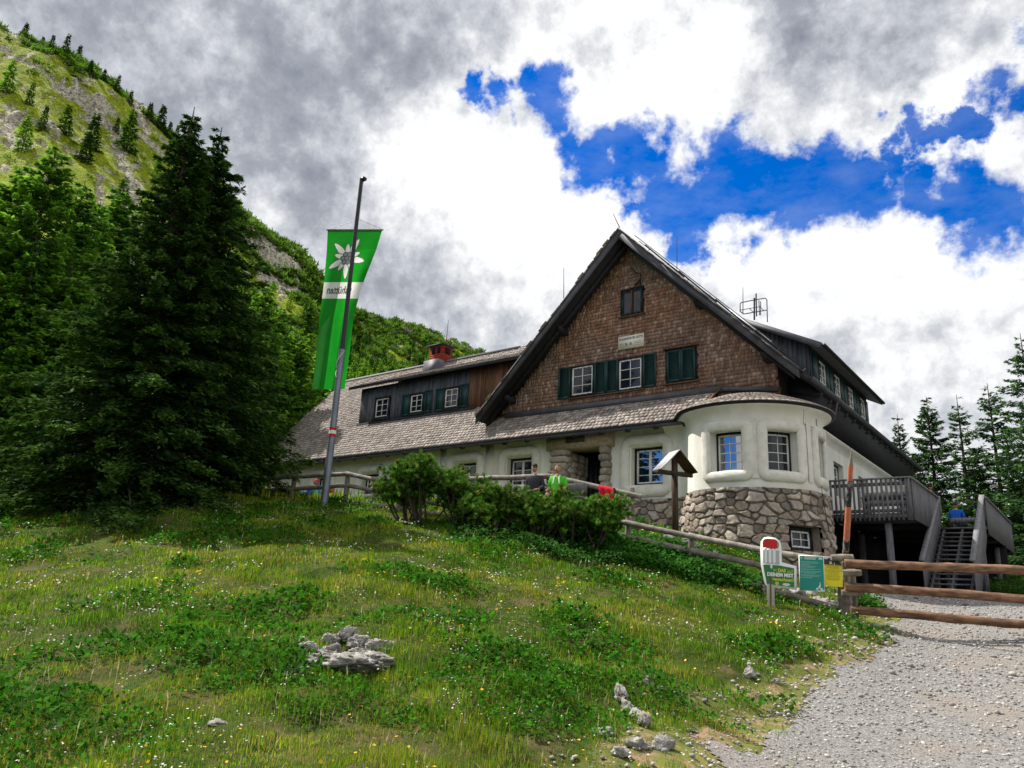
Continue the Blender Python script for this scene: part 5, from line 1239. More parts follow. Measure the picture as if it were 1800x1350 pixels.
    skinned('shirt',gr(up),cmat(shirt,'shirt_cloth'),t,2,rz)
    lo=[]
    for s in (-1,1):
        l_=legp(s); lo.append([(pel[0],pel[1],pel[2]-.02,.128)]+l_[:2]+([] if short else l_[2:4]))
    skinned('trousers',gr(lo),cmat(pants,'trouser_cloth'),t,2,rz)
    b=MB()
    for s in (-1,1):
        l_=legp(s); f_=np.array(l_[4][:3]); b.add((ico(2)[0]*np.array([.05,.14,.045])+f_+[0,-.02,0])@Rz.T+base,ico(2)[1],(.03,.03,.035))
    b.build('shoes',m_cloth,t,smooth=True)
    if accent:
        b=MB(); 
        for dx in (-.09,.09): b.tube([np.array(((dx,hy-.17,t0+.30)))@Rz.T+base,np.array((dx*.8,hy-.15,t0+.46))@Rz.T+base,np.array((dx*.7,hy-.05,t0+.545))@Rz.T+base],.016,6,accent)
        b.build('shirt_stripe',m_cloth,t)
    return t
def seat_at(px,py,d,hz_=.52+.72):   # ground point under a seated head centre
    P=at(px,py,d); return [P[0],P[1],P[2]-hz_]
cyaw=lambda px:math.atan2(*(ray(px,800)[:2][::-1]))-math.pi/2
p1=seat_at(981,824,20.9); p2=seat_at(941,823,21.2)
person('person','man in bright green jersey and black shorts sitting by the door',p1,cyaw(981)-.35,(.10,.55,.03),(.012,.012,.014),(.10,.07,.05),short=True,headturn=.3,accent=(.7,.75,.7))
person('person','man in dark jacket, black cap and sunglasses sitting left of the door',p2,cyaw(941)-.3,(.035,.036,.045),(.02,.02,.024),None,hat='cap',headturn=.3)
person('person','seated person with red cap and light blue shirt left of the flag pole',seat_at(555,848,27.5),cyaw(555)+.6,(.05,.25,.6),(.02,.02,.03),(.08,.05,.03),hat='red',headturn=.4)
person('person','person with a white hat sitting near the wall right of the flag pole',seat_at(655,849,27.5),cyaw(655)+.2,(.07,.05,.05),(.03,.03,.04),(.2,.12,.05),hat='white')
person('person','standing person in dark shirt seen from behind at the terrace edge',list(at(1633,845,27.6)*[1,1,0]+[0,0,DZ]),cyaw(1633)+2.9,(.012,.014,.024),(.03,.03,.035),(.03,.02,.015),pose='stand')
person('person','person in a bright blue shirt sitting beyond the top of the stairs',list(at(1680,892,28.6)*[1,1,0]+[0,0,DZ-.02]),cyaw(1680)+2.8,(.01,.13,.62),(.03,.03,.03),(.06,.04,.03))
def bench(name,label,p,yaw_,w_=1.7,back=True):
    t=thing(name,label,'bench',p); Bq=Board(p,yaw_); n=-Bq.n
    def bx(b,a0,a1,d0,d1,z0,z1,tint=WH): b.prism([Bq.p(a0,z0,d0),Bq.p(a1,z0,d0),Bq.p(a1,z1,d0),Bq.p(a0,z1,d0)],Bq.n*(d1-d0),tint)
    b=MB(); bx(b,-w_/2,w_/2,-.2,.16,.40,.45); b.build('seat',m_greywood,t)
    if back: b=MB(); bx(b,-w_/2,w_/2,-.26,-.22,.60,.85); b.build('backrest',m_greywood,t)
    for a in (-w_/2+.12,w_/2-.12): b=MB(); bx(b,a-.04,a+.04,-.18,.14,-.1,.40); b.build('leg',m_greywood,t)
bp=(np.array(p1)+np.array(p2))/2; bench('bench','wooden bench under the two men behind the log rail',bp,math.atan2(p1[1]-p2[1],p1[0]-p2[0]),2.2)
q=np.array(seat_at(600,850,27.6)); bench('long_bench','long dark bench along the plaster wall behind the flag pole',q,0.05,5.5)
# backpacks, red jacket
def pack(name,label,P,c,s=(.17,.12,.24)):
    V,F=ico(2); W_=np.sign(V)*np.abs(V)**.7*np.array(s); t=thing(name,label,'backpack',P); b=MB(); b.add(W_+P+[0,0,s[2]*.9],F,c); b.build('bag_body',m_cloth,t,smooth=True)
    b=MB(); b.add(W_*[.7,.5,.4]+np.array(P)+[.02,-s[1]*.8,s[2]*.7],F,tuple(q*.7 for q in c)); b.build('pocket',m_cloth,t,smooth=True)
    b=MB(); b.tube([np.array(P)+[-.06,.0,s[2]*1.85],np.array(P)+[0,0,s[2]*2.1],np.array(P)+[.06,0,s[2]*1.85]],.012,6,(.05,.05,.05)); b.build('handle',m_cloth,t)
def gp(px,py,d): P=at(px,py,d); return [P[0],P[1],P[2]]
pack('backpack','blue backpack on the ground behind the fence left of the flag pole',gp(540,876,26.5),(.02,.10,.5),(.2,.14,.22))
pack('backpack','small orange bag on the bench right of the flag pole',gp(581,866,26.8),(.6,.18,.05),(.12,.1,.15))
t=thing('draped_jacket','red jacket hanging over the lower end of the terrace rail','jacket',at(1072,862,20.6))
V,F=ico(3); ax=_u(at(1125,873,20.3)-at(965,837,21.3)); 
c0=at(1066,861,20.62); sdv=np.cross(ax,[0,0,1.]); sdv/=np.linalg.norm(sdv); b=MB(); 
us=np.linspace(-.5,.5,14); Gm=[]
for i,u in enumerate(us):
    row=[]
    for k_,tt_ in enumerate(np.linspace(-1,1,19)):
        ln=(.42+.14*math.sin(u*5+1))*(1 if tt_>0 else .5); th2=tt_*math.pi*.5; 
        if abs(tt_)<.35: q=c0+ax*u*.42+sdv*(.10*math.sin(tt_/.35*math.pi/2))+np.array([0,0,.10*math.cos(tt_/.35*math.pi/2)+.0])
        else: f_=(abs(tt_)-.35)/.65; q=c0+ax*(u*.42*(1-.25*f_)+.05*f_)+sdv*(math.copysign(.10+.03*math.sin(u*14+f_*4),tt_))+np.array([0,0,-f_*ln])
        q=q+np.array([0,0,-.25*(u)**2*0]); row.append(q)
    Gm.append(row)
b.grid(np.array(Gm)); b.build('cloth',cmat((.62,.008,.03),'red_cloth'),t,smooth=True)
b=MB(); b.tube([c0+ax*.2+[0,0,.06]-sdv*.0,c0+ax*.32+[0,0,-.02],c0+ax*.26+[0,0,-.2]],.05,8,(.02,.02,.022)); b.build('dark_sleeve',m_cloth,t,smooth=True)

# ------------------------------------------------------------------ conifers
tipk=.9
def sprays(rs,P0,dirs,lens,col,leaf,nper,droop,wid=.42,tintv=.45):
    """foliage along branch polylines: returns instanced leaflets. P0 kx3 root, dirs kx3 unit, lens k"""
    Ls=[];Ms=[];T=[]
    k=len(P0)
    for i in range(k):
        L_=lens[i]; n=max(5,int(nper*L_)); t=rs.uniform(.10,1.0,n)**.75; d=dirs[i]; s=np.cross(d,[0,0,1.]); s/=np.linalg.norm(s)+1e-9
        side=rs.choice([-1,1],n); lat=rs.rand(n)**.8*wid*L_*(1.02-t)*side+rs.normal(0,.03,n)
        z=-droop*L_*(t**1.6)+.12*L_*np.maximum(t-.75,0)-np.abs(lat)*.28+rs.normal(0,.035,n)*L_**.5
        p=P0[i]+np.outer(t*L_,d)+np.outer(lat,s); p[:,2]+=z
        yaw=math.atan2(d[1],d[0])+side*rs.uniform(.3,1.0,n); pit=-.35*rs.rand(n)-.25*droop+rs.normal(0,.25,n)
        x_=np.stack([np.cos(yaw)*np.cos(pit),np.sin(yaw)*np.cos(pit),np.sin(pit)],-1); rnd=rs.normal(0,.35,(n,3))+[0,0,1.]; y_=np.cross(rnd,x_); y_/=np.linalg.norm(y_,axis=1)[:,None]; z_=np.cross(x_,y_)
        sz=leaf*rs.uniform(.65,1.35,n)*(.8+.3*L_**.3); Ms.append(np.stack([x_*sz[:,None],y_*sz[:,None],z_*sz[:,None]],-1)); Ls.append(p)
        br=rs.uniform(1-tintv,1+tintv,(n,1))*rs.uniform(.8,1.25); T.append(np.array([col])*br*(1+(t[:,None]>.72)*np.array([[1.3,.95,.4]])*tipk))
    return np.concatenate(Ms),np.concatenate(Ls),np.concatenate(T)
LV=np.array([[0,0,0],[.30,.17,.03],[.55,.10,-.02],[1,.0,.0],[.62,-.13,.03],[.25,-.19,-.02]]); LF3=np.array([[0,1,5],[1,2,5],[2,4,5],[2,3,4]])
LVs=np.array([[0,0,0],[.4,.2,.04],[1,0,0],[.4,-.2,-.02]]); LFs=np.array([[0,3,2,1]])
def conifer(name,h,R,seed,col,leaf,nper,z0=.06,whorl=.34,droop=.35,hi=True,nb=7,pw=.85,gap=.12,m=None,curve=0.,wid=.42):
    rs=np.random.RandomState(seed); P=[];Dv=[];Ln=[]; z=h*z0
    while z<h*.985:
        f=(z-h*z0)/(h*(1-z0)); base_=R*(1-f)**pw*(.82+.36*rs.rand()); n=nb+rs.randint(-1,2); a0=rs.rand()*6.28
        if f>.9: n=4
        for k_ in range(n):
            if rs.rand()<gap: continue
            a=a0+k_*6.283/n+rs.normal(0,.18); L_=max(.22,base_*rs.uniform(.62,1.18)); up=.55*f**1.5+.02-.25*(1-f)*.4; d=np.array([math.cos(a),math.sin(a),up]); d/=np.linalg.norm(d)
            P.append([0.02*math.cos(a),.02*math.sin(a),z+rs.normal(0,.08)]);Dv.append(d);Ln.append(L_)
        z+=whorl*(.75+.5*rs.rand())*(1-.45*f)
    P=np.array(P);Dv=np.array(Dv);Ln=np.array(Ln)
    Ms,Ls,T=sprays(rs,P,Dv,Ln,col,leaf,nper,droop,wid); b=MB()
    b.inst(LVs,LFs,Ms,Ls,T)
    # leader
    t=thing(name,'conifer','tree',(0,0,0)); b.build('crown',m or m_needle,t)
    b=MB(); b.tube([(0,0,-.4),(0,0,h*.3),(0,0,h*.7),(0,0,h*1.0)],[.028*h*.6,.02*h*.6,.01*h*.6,.012],8); 
    if hi:
        for p_,d_,l_ in zip(P,Dv,Ln):
            tt=np.array([0,.35,.7]); q=p_+np.outer(tt*l_,d_); q[:,2]-=droop*l_*tt**1.6; b.tube(q,[.012+.012*l_,.010+.006*l_,.006],4,cap=False)
    b.build('trunk',m_bark,t); t['h']=h; return t
def place(proto,px_top,py_top,d,label,group=None,first=False,zoff=0.,rz=None,hfix=None,wide=1.):
    """stand a tree on the ground so that its real height reaches the given top"""
    T_=at(px_top,py_top,d); x,y=T_[0],T_[1]; g=(gtree(x,y) if callable(globals().get('gtree')) else G(x,y))+zoff; h=T_[2]-g; s=h/proto['h']
    rz=RS.rand()*6.28 if rz is None else rz
    w_=s*wide
    c=proto if first else copy_tree(proto,(x,y,g),rz,(w_,w_,s),label); 
    if first: c.location=(x,y,g); c.rotation_euler=(0,0,rz); c.scale=(w_,w_,s); c['label']=label
    if group: c['group']=group
    return c
SPR=(.030,.072,.016)
# --- the big dark spruces left of the hut
t=conifer('spruce_tree',12.5,3.6,101,SPR,.135,150,z0=.03,whorl=.30,droop=.30,nb=9,pw=.95); place(t,342,188,23.5,'tallest dark spruce left of the flag pole',first=True)
t=conifer('spruce_tree',12.0,4.0,102,SPR,.135,150,z0=.03,whorl=.30,droop=.34,nb=9,pw=.95); place(t,390,224,25.0,'dark spruce just right of the tallest one, low boughs over the hut roof',first=True)
t=conifer('spruce_tree',9.0,3.6,103,(.030,.075,.017),.135,150,z0=.02,whorl=.30,droop=.36,nb=9,pw=.7); place(t,190,520,23.0,'broad lower dark spruce at the left foot of the tallest one',first=True)
t=conifer('spruce_tree',6.5,2.7,104,(.030,.075,.017),.13,150,z0=.02,whorl=.28,droop=.36,nb=9,pw=.6); place(t,420,520,26.5,'smaller dark spruce with boughs sweeping over the left end of the hut roof',first=True)
# --- larches behind on the left
LAR=(.085,.20,.024)
lp=conifer('larch_tree',12,3.0,201,LAR,.19,85,z0=.04,whorl=.38,droop=.20,nb=8,pw=.62,m=m_larch,wid=.5)
lp2=conifer('larch_tree',12,2.7,202,(.065,.17,.022),.19,85,z0=.04,whorl=.38,droop=.28,nb=8,pw=.7,m=m_larch,wid=.5)
sp_m=conifer('spruce_tree',10,2.3,203,(.030,.075,.018),.30,30,z0=.03,whorl=.40,droop=.38,nb=8,pw=.75,hi=True,wid=.5)
LL=[(100,258,36,0),(45,300,37,1),(0,345,36,0),(150,318,38,1),(-60,290,40,0),(178,350,41,0),(70,420,33,1),(130,460,34,0),(10,480,32,0),(-40,430,33,1),(40,600,30.5,1),(-20,640,31,0),(495,540,44,1),(525,585,46,0),(470,500,42,0),(455,610,44,0),(215,330,45,1)]
pos_w=['behind the spruces','tall one','at the picture edge']
for i,(px,py,d,k_) in enumerate(LL):
    words=['tallest bright larch','second bright larch','large larch cut by the picture edge','narrow larch','outer larch beyond the picture edge','larch touching the big spruce','low larch in front of the tall ones','low larch nearest the spruces','low larch at the picture edge','low outer larch','dark lowest larch','dark lowest outer larch','larch right of the big spruces','short larch behind the banner','larch top showing right of the spruce crown','low larch behind the hut roof','larch behind the spruce shoulder'][i]
    place(lp if k_==0 else lp2,px,py,d,words+' on the left slope','larches on the left slope',first=(i==0 or i==1),wide=[1.,1.25,.9][i%3])
# --- trees on the right behind the stairs
RT=[('spruce_tree',1577,728,46,'thin dark spruce just right of the roof edge',.70,0,.55,.2),('spruce_tree',1628,697,44,'dense green spruce behind the stairs',1.0,1,.95,.05),('larch_tree',1681,694,42,'open larch with a thin visible trunk behind the stairs',.85,2,.7,.3),
    ('larch_tree',1735,673,41,'tall loose larch right of the stairs',1.1,3,1.,.22),('larch_tree',1793,586,39,'tallest loose larch cut by the right edge of the picture',1.15,4,1.1,.22),('larch_tree',1850,600,41,'outer larch beyond the right edge',1.,5,1.,.2),('spruce_tree',1605,800,52,'low spruce behind the terrace corner',1.,6,1.,.1),('spruce_tree',1705,790,50,'low spruce between the two larches behind the stairs',1.,7,1.,.1),('spruce_tree',1770,770,47,'low spruce at the right behind the tallest larch',1.2,8,1.2,.1)]
for i,(nm,px,py,d,lab,_,sd_,w_,gp_) in enumerate(RT):
    T_=at(px,py,d); g=G(T_[0],T_[1]); h=T_[2]-g
    t=conifer(nm,h,h*.20*w_+.8,300+sd_,(.032,.085,.026) if nm=='spruce_tree' else (.040,.10,.034),.17,85 if i not in (2,3,4) else 62,z0=.12,whorl=.46,droop=.10,nb=8,pw=.85,gap=gp_+.02,m=m_needle if nm=='spruce_tree' else m_larch,wid=.42)
    place(t,px,py,d,lab,'trees behind the staircase',first=True)
for i,(px,py,d) in enumerate([(1640,900,60),(1700,905,58),(1760,890,62),(1600,870,64),(1820,880,60),(1900,830,55),(1655,840,50),(1725,850,50),(1790,850,48)]):
    place(sp_m,px,py,d,['low dark tree far behind the stair foot','low dark tree far behind the platform rail','low dark tree far behind the right parapet','low dark tree far behind the terrace','low dark tree far at the right edge','low dark tree outside the right edge','low tree right behind the blue shirt','low tree right behind the platform','low tree behind the right parapet end'][i],'trees behind the staircase',first=(i==0))

# ------------------------------------------------------------------ mountain
COLS=[(-900,[(870,42),(700,80),(500,130),(300,190),(100,250),(-250,330)]),(-400,[(870,42),(690,75),(500,120),(300,180),(80,235),(-120,290)]),
 (0,[(870,42),(700,75),(500,115),(300,170),(150,220),(56,262)]),(150,[(870,42),(700,80),(520,120),(350,175),(220,225),(117,268)]),
 (300,[(865,46),(720,85),(580,125),(430,180),(320,235),(238,280)]),(440,[(860,50),(740,95),(640,135),(540,190),(460,245),(392,290)]),
 (530,[(855,56),(750,105),(670,150),(590,200),(515,255),(447,300)]),(600,[(850,66),(760,115),(690,160),(640,210),(585,260),(532,300)]),
 (650,[(840,76),(760,130),(700,180),(650,230),(605,280),(562,330)]),(760,[(835,86),(770,140),(720,190),(680,250),(630,320),(580,380)]),
 (850,[(835,96),(780,150),(740,210),(700,270),(660,340),(624,400)]),(950,[(845,110),(800,170),(770,230),(740,300),(710,370),(662,430)]),
 (1150,[(900,120),(870,180),(850,240),(830,300),(810,370),(780,430)]),(1450,[(1030,130),(1020,180),(1010,240),(1000,300),(990,370),(975,430)])]
CP=np.array([[at(px,py,d) for py,d in rows]+[at(px,rows[-1][0]+45,rows[-1][1]*1.35)] for px,rows in COLS])
CP[:,0,2]-=3.0
def upsample(A,n):
    k=len(A); t=np.linspace(0,k-1,n); i=np.clip(t.astype(int),0,k-2); f=(t-i)[:,None,None]
    p0=A[np.maximum(i-1,0)];p1=A[i];p2=A[i+1];p3=A[np.minimum(i+2,k-1)]
    return .5*((2*p1)+(-p0+p2)*f+(2*p0-5*p1+4*p2-p3)*f**2+(-p0+3*p1-3*p2+p3)*f**3)
S1=upsample(CP,760); S2=upsample(S1.transpose(1,0,2),420).transpose(1,0,2)
PR=proj(S2.reshape(-1,3)).reshape(S2.shape); rdist=PR[...,2]
nzz=(fbm(S2[...,0]*.05,S2[...,1]*.05,5,71)-.5); n3=(fbm(S2[...,0]*.35,S2[...,1]*.35,4,73)-.5)
# outcrops: crags follow bands laid down the flank
def band(px,py,pts):
    o=np.zeros(px.shape)
    for k_ in range(len(pts)-1):
        (x0,y0,w0),(x1,y1,w1)=pts[k_],pts[k_+1]; t=np.clip(((px-x0)*(x1-x0)+(py-y0)*(y1-y0))/((x1-x0)**2+(y1-y0)**2),0,1)
        o=np.maximum(o,1-np.hypot(px-x0-t*(x1-x0),py-y0-t*(y1-y0))/(w0+(w1-w0)*t))
    return o
BD_=[[(-20,78,6),(60,118,10),(110,160,28),(165,190,40),(205,235,36),(215,290,24)],[(215,290,26),(235,330,24),(245,380,16),(235,420,14)],[(235,170,14),(250,215,18),(262,240,14)],[(-40,200,40),(20,215,46),(40,250,24)],[(90,215,12),(110,240,10)],
 [(165,290,8),(175,330,16),(180,370,12)],[(445,425,14),(470,455,30),(515,460,26),(525,480,12)],[(455,480,14),(500,505,26),(525,515,10)],[(-30,270,20),(8,290,14)],[(540,600,10),(520,580,12),(500,575,8)],[(760,588,6),(790,592,7)],[(795,595,7),(825,610,9),(835,620,5)],[(270,250,10),(300,270,10)]]
px_,py_=PR[...,0],PR[...,1]; rock_=np.full(px_.shape,-2.)
wx=(fbm(S2[...,0]*.09,S2[...,1]*.09,4,81)-.5)*26; wy=(fbm(S2[...,0]*.09+9,S2[...,1]*.09,4,83)-.5)*26
for p_ in BD_: rock_=np.maximum(rock_,band(px_+wx,py_+wy,[(q[0],q[1],q[2]*.72) for q in p_]))
rock_=sstep(.05,.30,rock_+(fbm(S2[...,0]*.35,S2[...,1]*.35,5,87)-.58)*2.2)
crag=np.abs(fbm(S2[...,0]*.12+3,S2[...,1]*.12,5,91)-.5)*2
damp=sstep(1.0,.90,np.broadcast_to(np.linspace(0,1,420)[None],px_.shape)*7/6*.0+0) if False else 1.
S2[...,2]+=nzz*.055*rdist*sstep(0,.15,np.linspace(0,1,420))[None]*.6+n3*1.4+rock_*(crag-.35)*5.0
gl=np.clip(fbm(S2[...,0]*.03+5,S2[...,1]*.03,4,95),0,1)
bright=np.array([.34,.40,.012]); mid=np.array([.15,.21,.012]); scrub=np.array([.035,.065,.012]); rk=np.array([.60,.54,.44])
belt=sstep(.42,.30,np.broadcast_to(np.linspace(0,1,420)[None],px_.shape)) if False else sstep(120,70,rdist)
up_=np.broadcast_to(np.linspace(0,1,420)[None],px_.shape)
left=sstep(420,250,px_)
sc_mask=sstep(.50,.60,fbm(S2[...,0]*.05+7,S2[...,1]*.05,4,99)+.13*(1-left)+.22*sstep(.76,.84,up_)*(fbm(S2[...,0]*.1,S2[...,1]*.1,2,5)>.3)-.22*left*(up_<.8))
col=bright*gl[...,None]*1.3+mid*(1-gl[...,None]); col=col*(1-sc_mask[...,None])+scrub*sc_mask[...,None]
rkc=rk*(.25+1.45*fbm(S2[...,0]*1.1,S2[...,1]*1.1,3,103))[...,None]; col=col*(.55+.9*fbm(S2[...,0]*.8,S2[...,1]*.8,4,113))[...,None]; col=col*(1-rock_[...,None])+rkc*rock_[...,None]
b=MB(); b.grid(S2); b.T=[((col[:-1,:-1]+col[1:,1:])/2).reshape(-1,3)]; 
m_mount=mat('mountain_side',(1.15,1.15,1.1),(.45,.45,.43),1.6,.95,1.0,2.2,tint=True,detail=9,spec=.1,bdist=.9,rng=(.40,.60))
b.build('mountain',m_mount,kind='structure',smooth=True)
# distant low forested rise behind the right hand trees closes the horizon
th=np.radians(np.linspace(60,112,90)); b=MB(); b.grid(np.array([[(r*math.cos(t),r*math.sin(t),z_+ (0 if j==0 else 3.5*fbm(np.array([t*40.]),np.array([j*.3]),3,6)[0])) for j,(r,z_) in enumerate(((95,-8),(130,2),(200,8),(330,3)))] for t in th])); b.build('far_hills',mat('far_hill_grass',(.03,.055,.018),(.02,.04,.014),.2,.95),kind='structure',smooth=True)
# tree and scrub stands on the flank
cells=[]; up1=upsample
mt_s=conifer('hill_spruce',8,1.7,401,(.045,.115,.016),.62,9,z0=.02,whorl=.62,droop=.32,nb=7,pw=.8,hi=False,wid=.55)
mt_l=conifer('hill_larch',8,1.9,402,(.11,.24,.022),.62,9,z0=.04,whorl=.60,droop=.2,nb=7,pw=.62,hi=False,m=m_larch,wid=.6)
mt_s2=conifer('hill_spruce',8,1.6,403,(.030,.075,.013),.62,9,z0=.02,whorl=.62,droop=.32,nb=7,pw=.85,hi=False,wid=.55)
rs=np.random.RandomState(55); first={id(mt_s):True,id(mt_l):True,id(mt_s2):True}; cnt=0; flat_=S2.reshape(-1,3); fx_,fy_=px_.ravel(),py_.ravel(); fr_=rock_.ravel(); fu=up_.ravel(); fd=rdist.ravel()
from mathutils.kdtree import KDTree
kd=KDTree(len(flat_)); [kd.insert((fx_[i],fy_[i],0),i) for i in range(0,len(flat_),1) if fu[i]<.86]; kd.balance()
def hill_tree(proto,px,py,hm,label):
    co_,i,dd=kd.find((px,py,0)); P=flat_[i]; s=hm/8*rs.uniform(.9,1.1)
    w_=s*rs.uniform(.85,1.25)
    if first.pop(id(proto),None): c=proto; c.location=[float(q) for q in P]+[] ; c.scale=(w_,w_,s); c['label']=label; c.rotation_euler=(0,0,rs.rand()*6)
    else: c=copy_tree(proto,P-[0,0,.3],rs.rand()*6.28,(w_,w_,s),label)
    c['group']='trees on the mountain flank'; return c
for (px,py,hm) in [(40,68,7),(72,82,6),(88,88,7),(112,100,9),(135,106,8),(158,124,5),(182,140,5),(205,158,7),(228,178,6),(262,205,7),(280,222,10),(295,236,8),(310,244,7),(328,262,8)]:
    hill_tree(mt_s2,px,py+4,hm,'small dark spruce on the skyline of the left ridge')
for (px,py,hm,pr) in [(222,255,13,mt_s),(160,250,12,mt_s2),(112,225,9,mt_s),(205,225,6,mt_s2),(38,255,11,mt_l),(12,160,10,mt_l),(205,380,10,mt_s),(275,300,9,mt_l),(50,180,8,mt_s),(75,215,8,mt_s2),(150,275,9,mt_s2),(250,400,8,mt_l)]:
    hill_tree(pr,px,py+5,hm,'spruce standing alone among grass and scree on the left flank' if pr is not mt_l else 'bright young larch standing among scree on the left flank')
n=0; tries=0
while n<235 and tries<6000:
    tries+=1; px=rs.uniform(400,930); ridge=np.interp(px,[440,530,600,650,760,850,950],[392,447,532,562,580,624,662]); dp=rs.rand()**.8
    py=ridge+12+dp*(np.interp(px,[400,600,950],[330,230,130]))
    if band(np.array([px]),np.array([py]),BD_[6])[0]>.2 or (px<560 and py<530 and rs.rand()<.75): continue
    lowk=(py-ridge)/200
    if rs.rand()>.35+.9*lowk: continue
    pr=[mt_l,mt_s,mt_s2][int(rs.choice(3,p=[.42,.33,.25]))]; hill_tree(pr,px,py,rs.uniform(5.5,9.5)*(.75+.35*min(lowk,1)),'forest conifer in the dense stand on the far mountain flank'); n+=1
# dwarf pine scrub clumps, uncountable
idx=rs.choice(len(flat_),34000); k_=(fr_[idx]<.5)&(fu[idx]<.87)&(rs.rand(len(idx))<np.where(sc_mask.ravel()[idx]>.35,1.,.05)); idx=idx[k_]
CV=[];CF=[]
q=np.random.RandomState(4)
for i in range(16):
    d=q.normal(size=3); d[2]=abs(d[2])*.8; d/=np.linalg.norm(d); o=np.array([q.uniform(-.7,.7),q.uniform(-.7,.7),q.uniform(0,.35)]); s=np.cross(d,q.normal(size=3)); s/=np.linalg.norm(s)
    CV+= [o-s*.16,o+s*.16,o+d*.75]; CF.append([3*i,3*i+1,3*i+2])
CV=np.array(CV);CF=np.array(CF); sz=rs.uniform(.7,1.7,len(idx))*np.clip(fd[idx]/170,.7,1.6)
_ri=rs.choice(len(flat_),60000); _ri=_ri[(fr_[_ri]>.45)&(fu[_ri]<.87)][:16000]; IV1,IF1=ico(0); _s=rs.uniform(.15,.55,len(_ri))**1.3
b=MB(); b.inst(IV1,IF1,randrot(len(_ri),rs)*(_s[:,None,None]*rs.uniform(.5,1.4,(len(_ri),1,3))),flat_[_ri]+rs.normal(0,.5,(len(_ri),3))*[1,1,0]+[0,0,.05],np.array([[1,.95,.86]])*rs.uniform(.5,1.2,(len(_ri),1))); b.build('scree',m_peb,kind='stuff',label='pale loose scree on the mountain flank')
b=MB(); b.inst(CV,CF,rotz(rs.uniform(0,6.28,len(idx)))*sz[:,None,None],flat_[idx]-[0,0,.1],np.array([[.075,.15,.014]])*rs.uniform(.4,2.0,(len(idx),1))); b.build('mountain_scrub',m_larch,kind='stuff',label='dark dwarf pine scrub spread over the mountain flank')

# ------------------------------------------------------------------ dwarf pines in front of the hut
NV_=[];NF_=[]; q=np.random.RandomState(9)
for i in range(26):    # one candle: needles around a short shoot pointing +X
    a=q.uniform(0,6.28); t=q.uniform(0,.9); o=np.array([t*.5,0,0]); d=np.array([.75,math.cos(a)*.9,math.sin(a)*.9]); d/=np.linalg.norm(d); s=np.cross(d,[1,.1,.2]); s/=np.linalg.norm(s)
    NV_+=[o-s*.06,o+s*.06,o+d*(.62-.2*t)]; NF_.append([3*i,3*i+1,3*i+2])
NV_=np.array(NV_);NF_=np.array(NF_)
def mugo(px,py,d,w_,h,seed,label,ncl=420,open_=False,lean=0.):
    P=at(px,py,d); P[2]=G(P[0],P[1]); h=(at(px,h,d+.3)[2]-P[2])/1.05; rs=np.random.RandomState(seed); t=thing('dwarf_pine',label,'shrub',P,'dwarf pines below the terrace')
    br=MB(); tips=[];dirs=[]
    nst=int(11*w_/1.2)
    for s in range(nst):
        a=rs.uniform(0,6.28); sp=rs.rand()**.5*w_; e=np.array([math.cos(a)*sp+lean*h*.3,math.sin(a)*sp*.8,h*(1.0-.42*(sp/w_)**2)*rs.uniform(.55,1.1)]); o=np.array([math.cos(a)*.15*w_*rs.rand(),math.sin(a)*.15*w_,0])
        c1=o*.6+e*.4; c1[2]*=.55; c2=o*.2+e*.8; c2[2]=e[2]*.82
        tt=np.linspace(0,1,9)[:,None]; cv_=(1-tt)**3*o+3*(1-tt)**2*tt*c1+3*(1-tt)*tt**2*c2+tt**3*e
        br.tube(P+cv_,np.linspace(.034,.010,9),5,cap=False)
        for k_ in range(int(2.1*ncl/nst/5)+1):
            tq=rs.uniform(.58,1.); j=tq*8; i0=int(min(j,7)); bp_=cv_[i0]*(1-(j-i0))+cv_[i0+1]*(j-i0); dd=rs.normal(0,1,3); dd[2]=abs(dd[2])*.7+.25; dd/=np.linalg.norm(dd); L_=rs.uniform(.12,.34); en=bp_+dd*L_
            br.tube(P+np.array([bp_,bp_+dd*L_*.55+[0,0,-.02],en]),[.010,.007,.005],4,cap=False)
            for m_ in range(5):
                qd=dd*.5+rs.normal(0,.45,3)+[0,0,.55]; qd/=np.linalg.norm(qd); tips.append(en+rs.normal(0,.075,3)); dirs.append(qd)
    tips=np.array(tips);dirs=np.array(dirs); n=len(tips); ref=rs.normal(size=(n,3)); y_=np.cross(ref,dirs); y_/=np.linalg.norm(y_,axis=1)[:,None]; z_=np.cross(dirs,y_); sz=rs.uniform(.15,.24,n)[:,None]
    b=MB(); T=np.array([[.080,.19,.020]])*rs.uniform(.35,1.8,(n,1)); T=np.where((rs.rand(n)<.22)[:,None],np.array([[.17,.24,.05]]),T); b.inst(NV_,NF_,np.stack([dirs*sz,y_*sz,z_*sz],-1),P+tips,T)
    b.build('foliage',m_needle,t); br.build('branch',m_bark,t); return t
mugo(748,905,19.9,1.15,786,1,'tallest upright dwarf pine, at the left end of the row',700,lean=-.1)
mugo(712,898,20.2,.7,812,11,'small dwarf pine leaning left, outermost of the row on the left',260,lean=-.5)
mugo(806,916,19.6,.9,822,2,'bushy dwarf pine directly right of the tallest one',480)
mugo(868,932,18.9,1.0,866,3,'low spreading dwarf pine in the middle of the row',470)
mugo(945,950,18.4,1.0,864,4,'dense dwarf pine below the two seated men',520)
mugo(1008,966,18.0,.95,884,5,'open dwarf pine with pale branches below the door',380)
mugo(1050,975,17.8,.75,884,6,'last dwarf pine on the right, with a twisted stem',330,lean=.3)
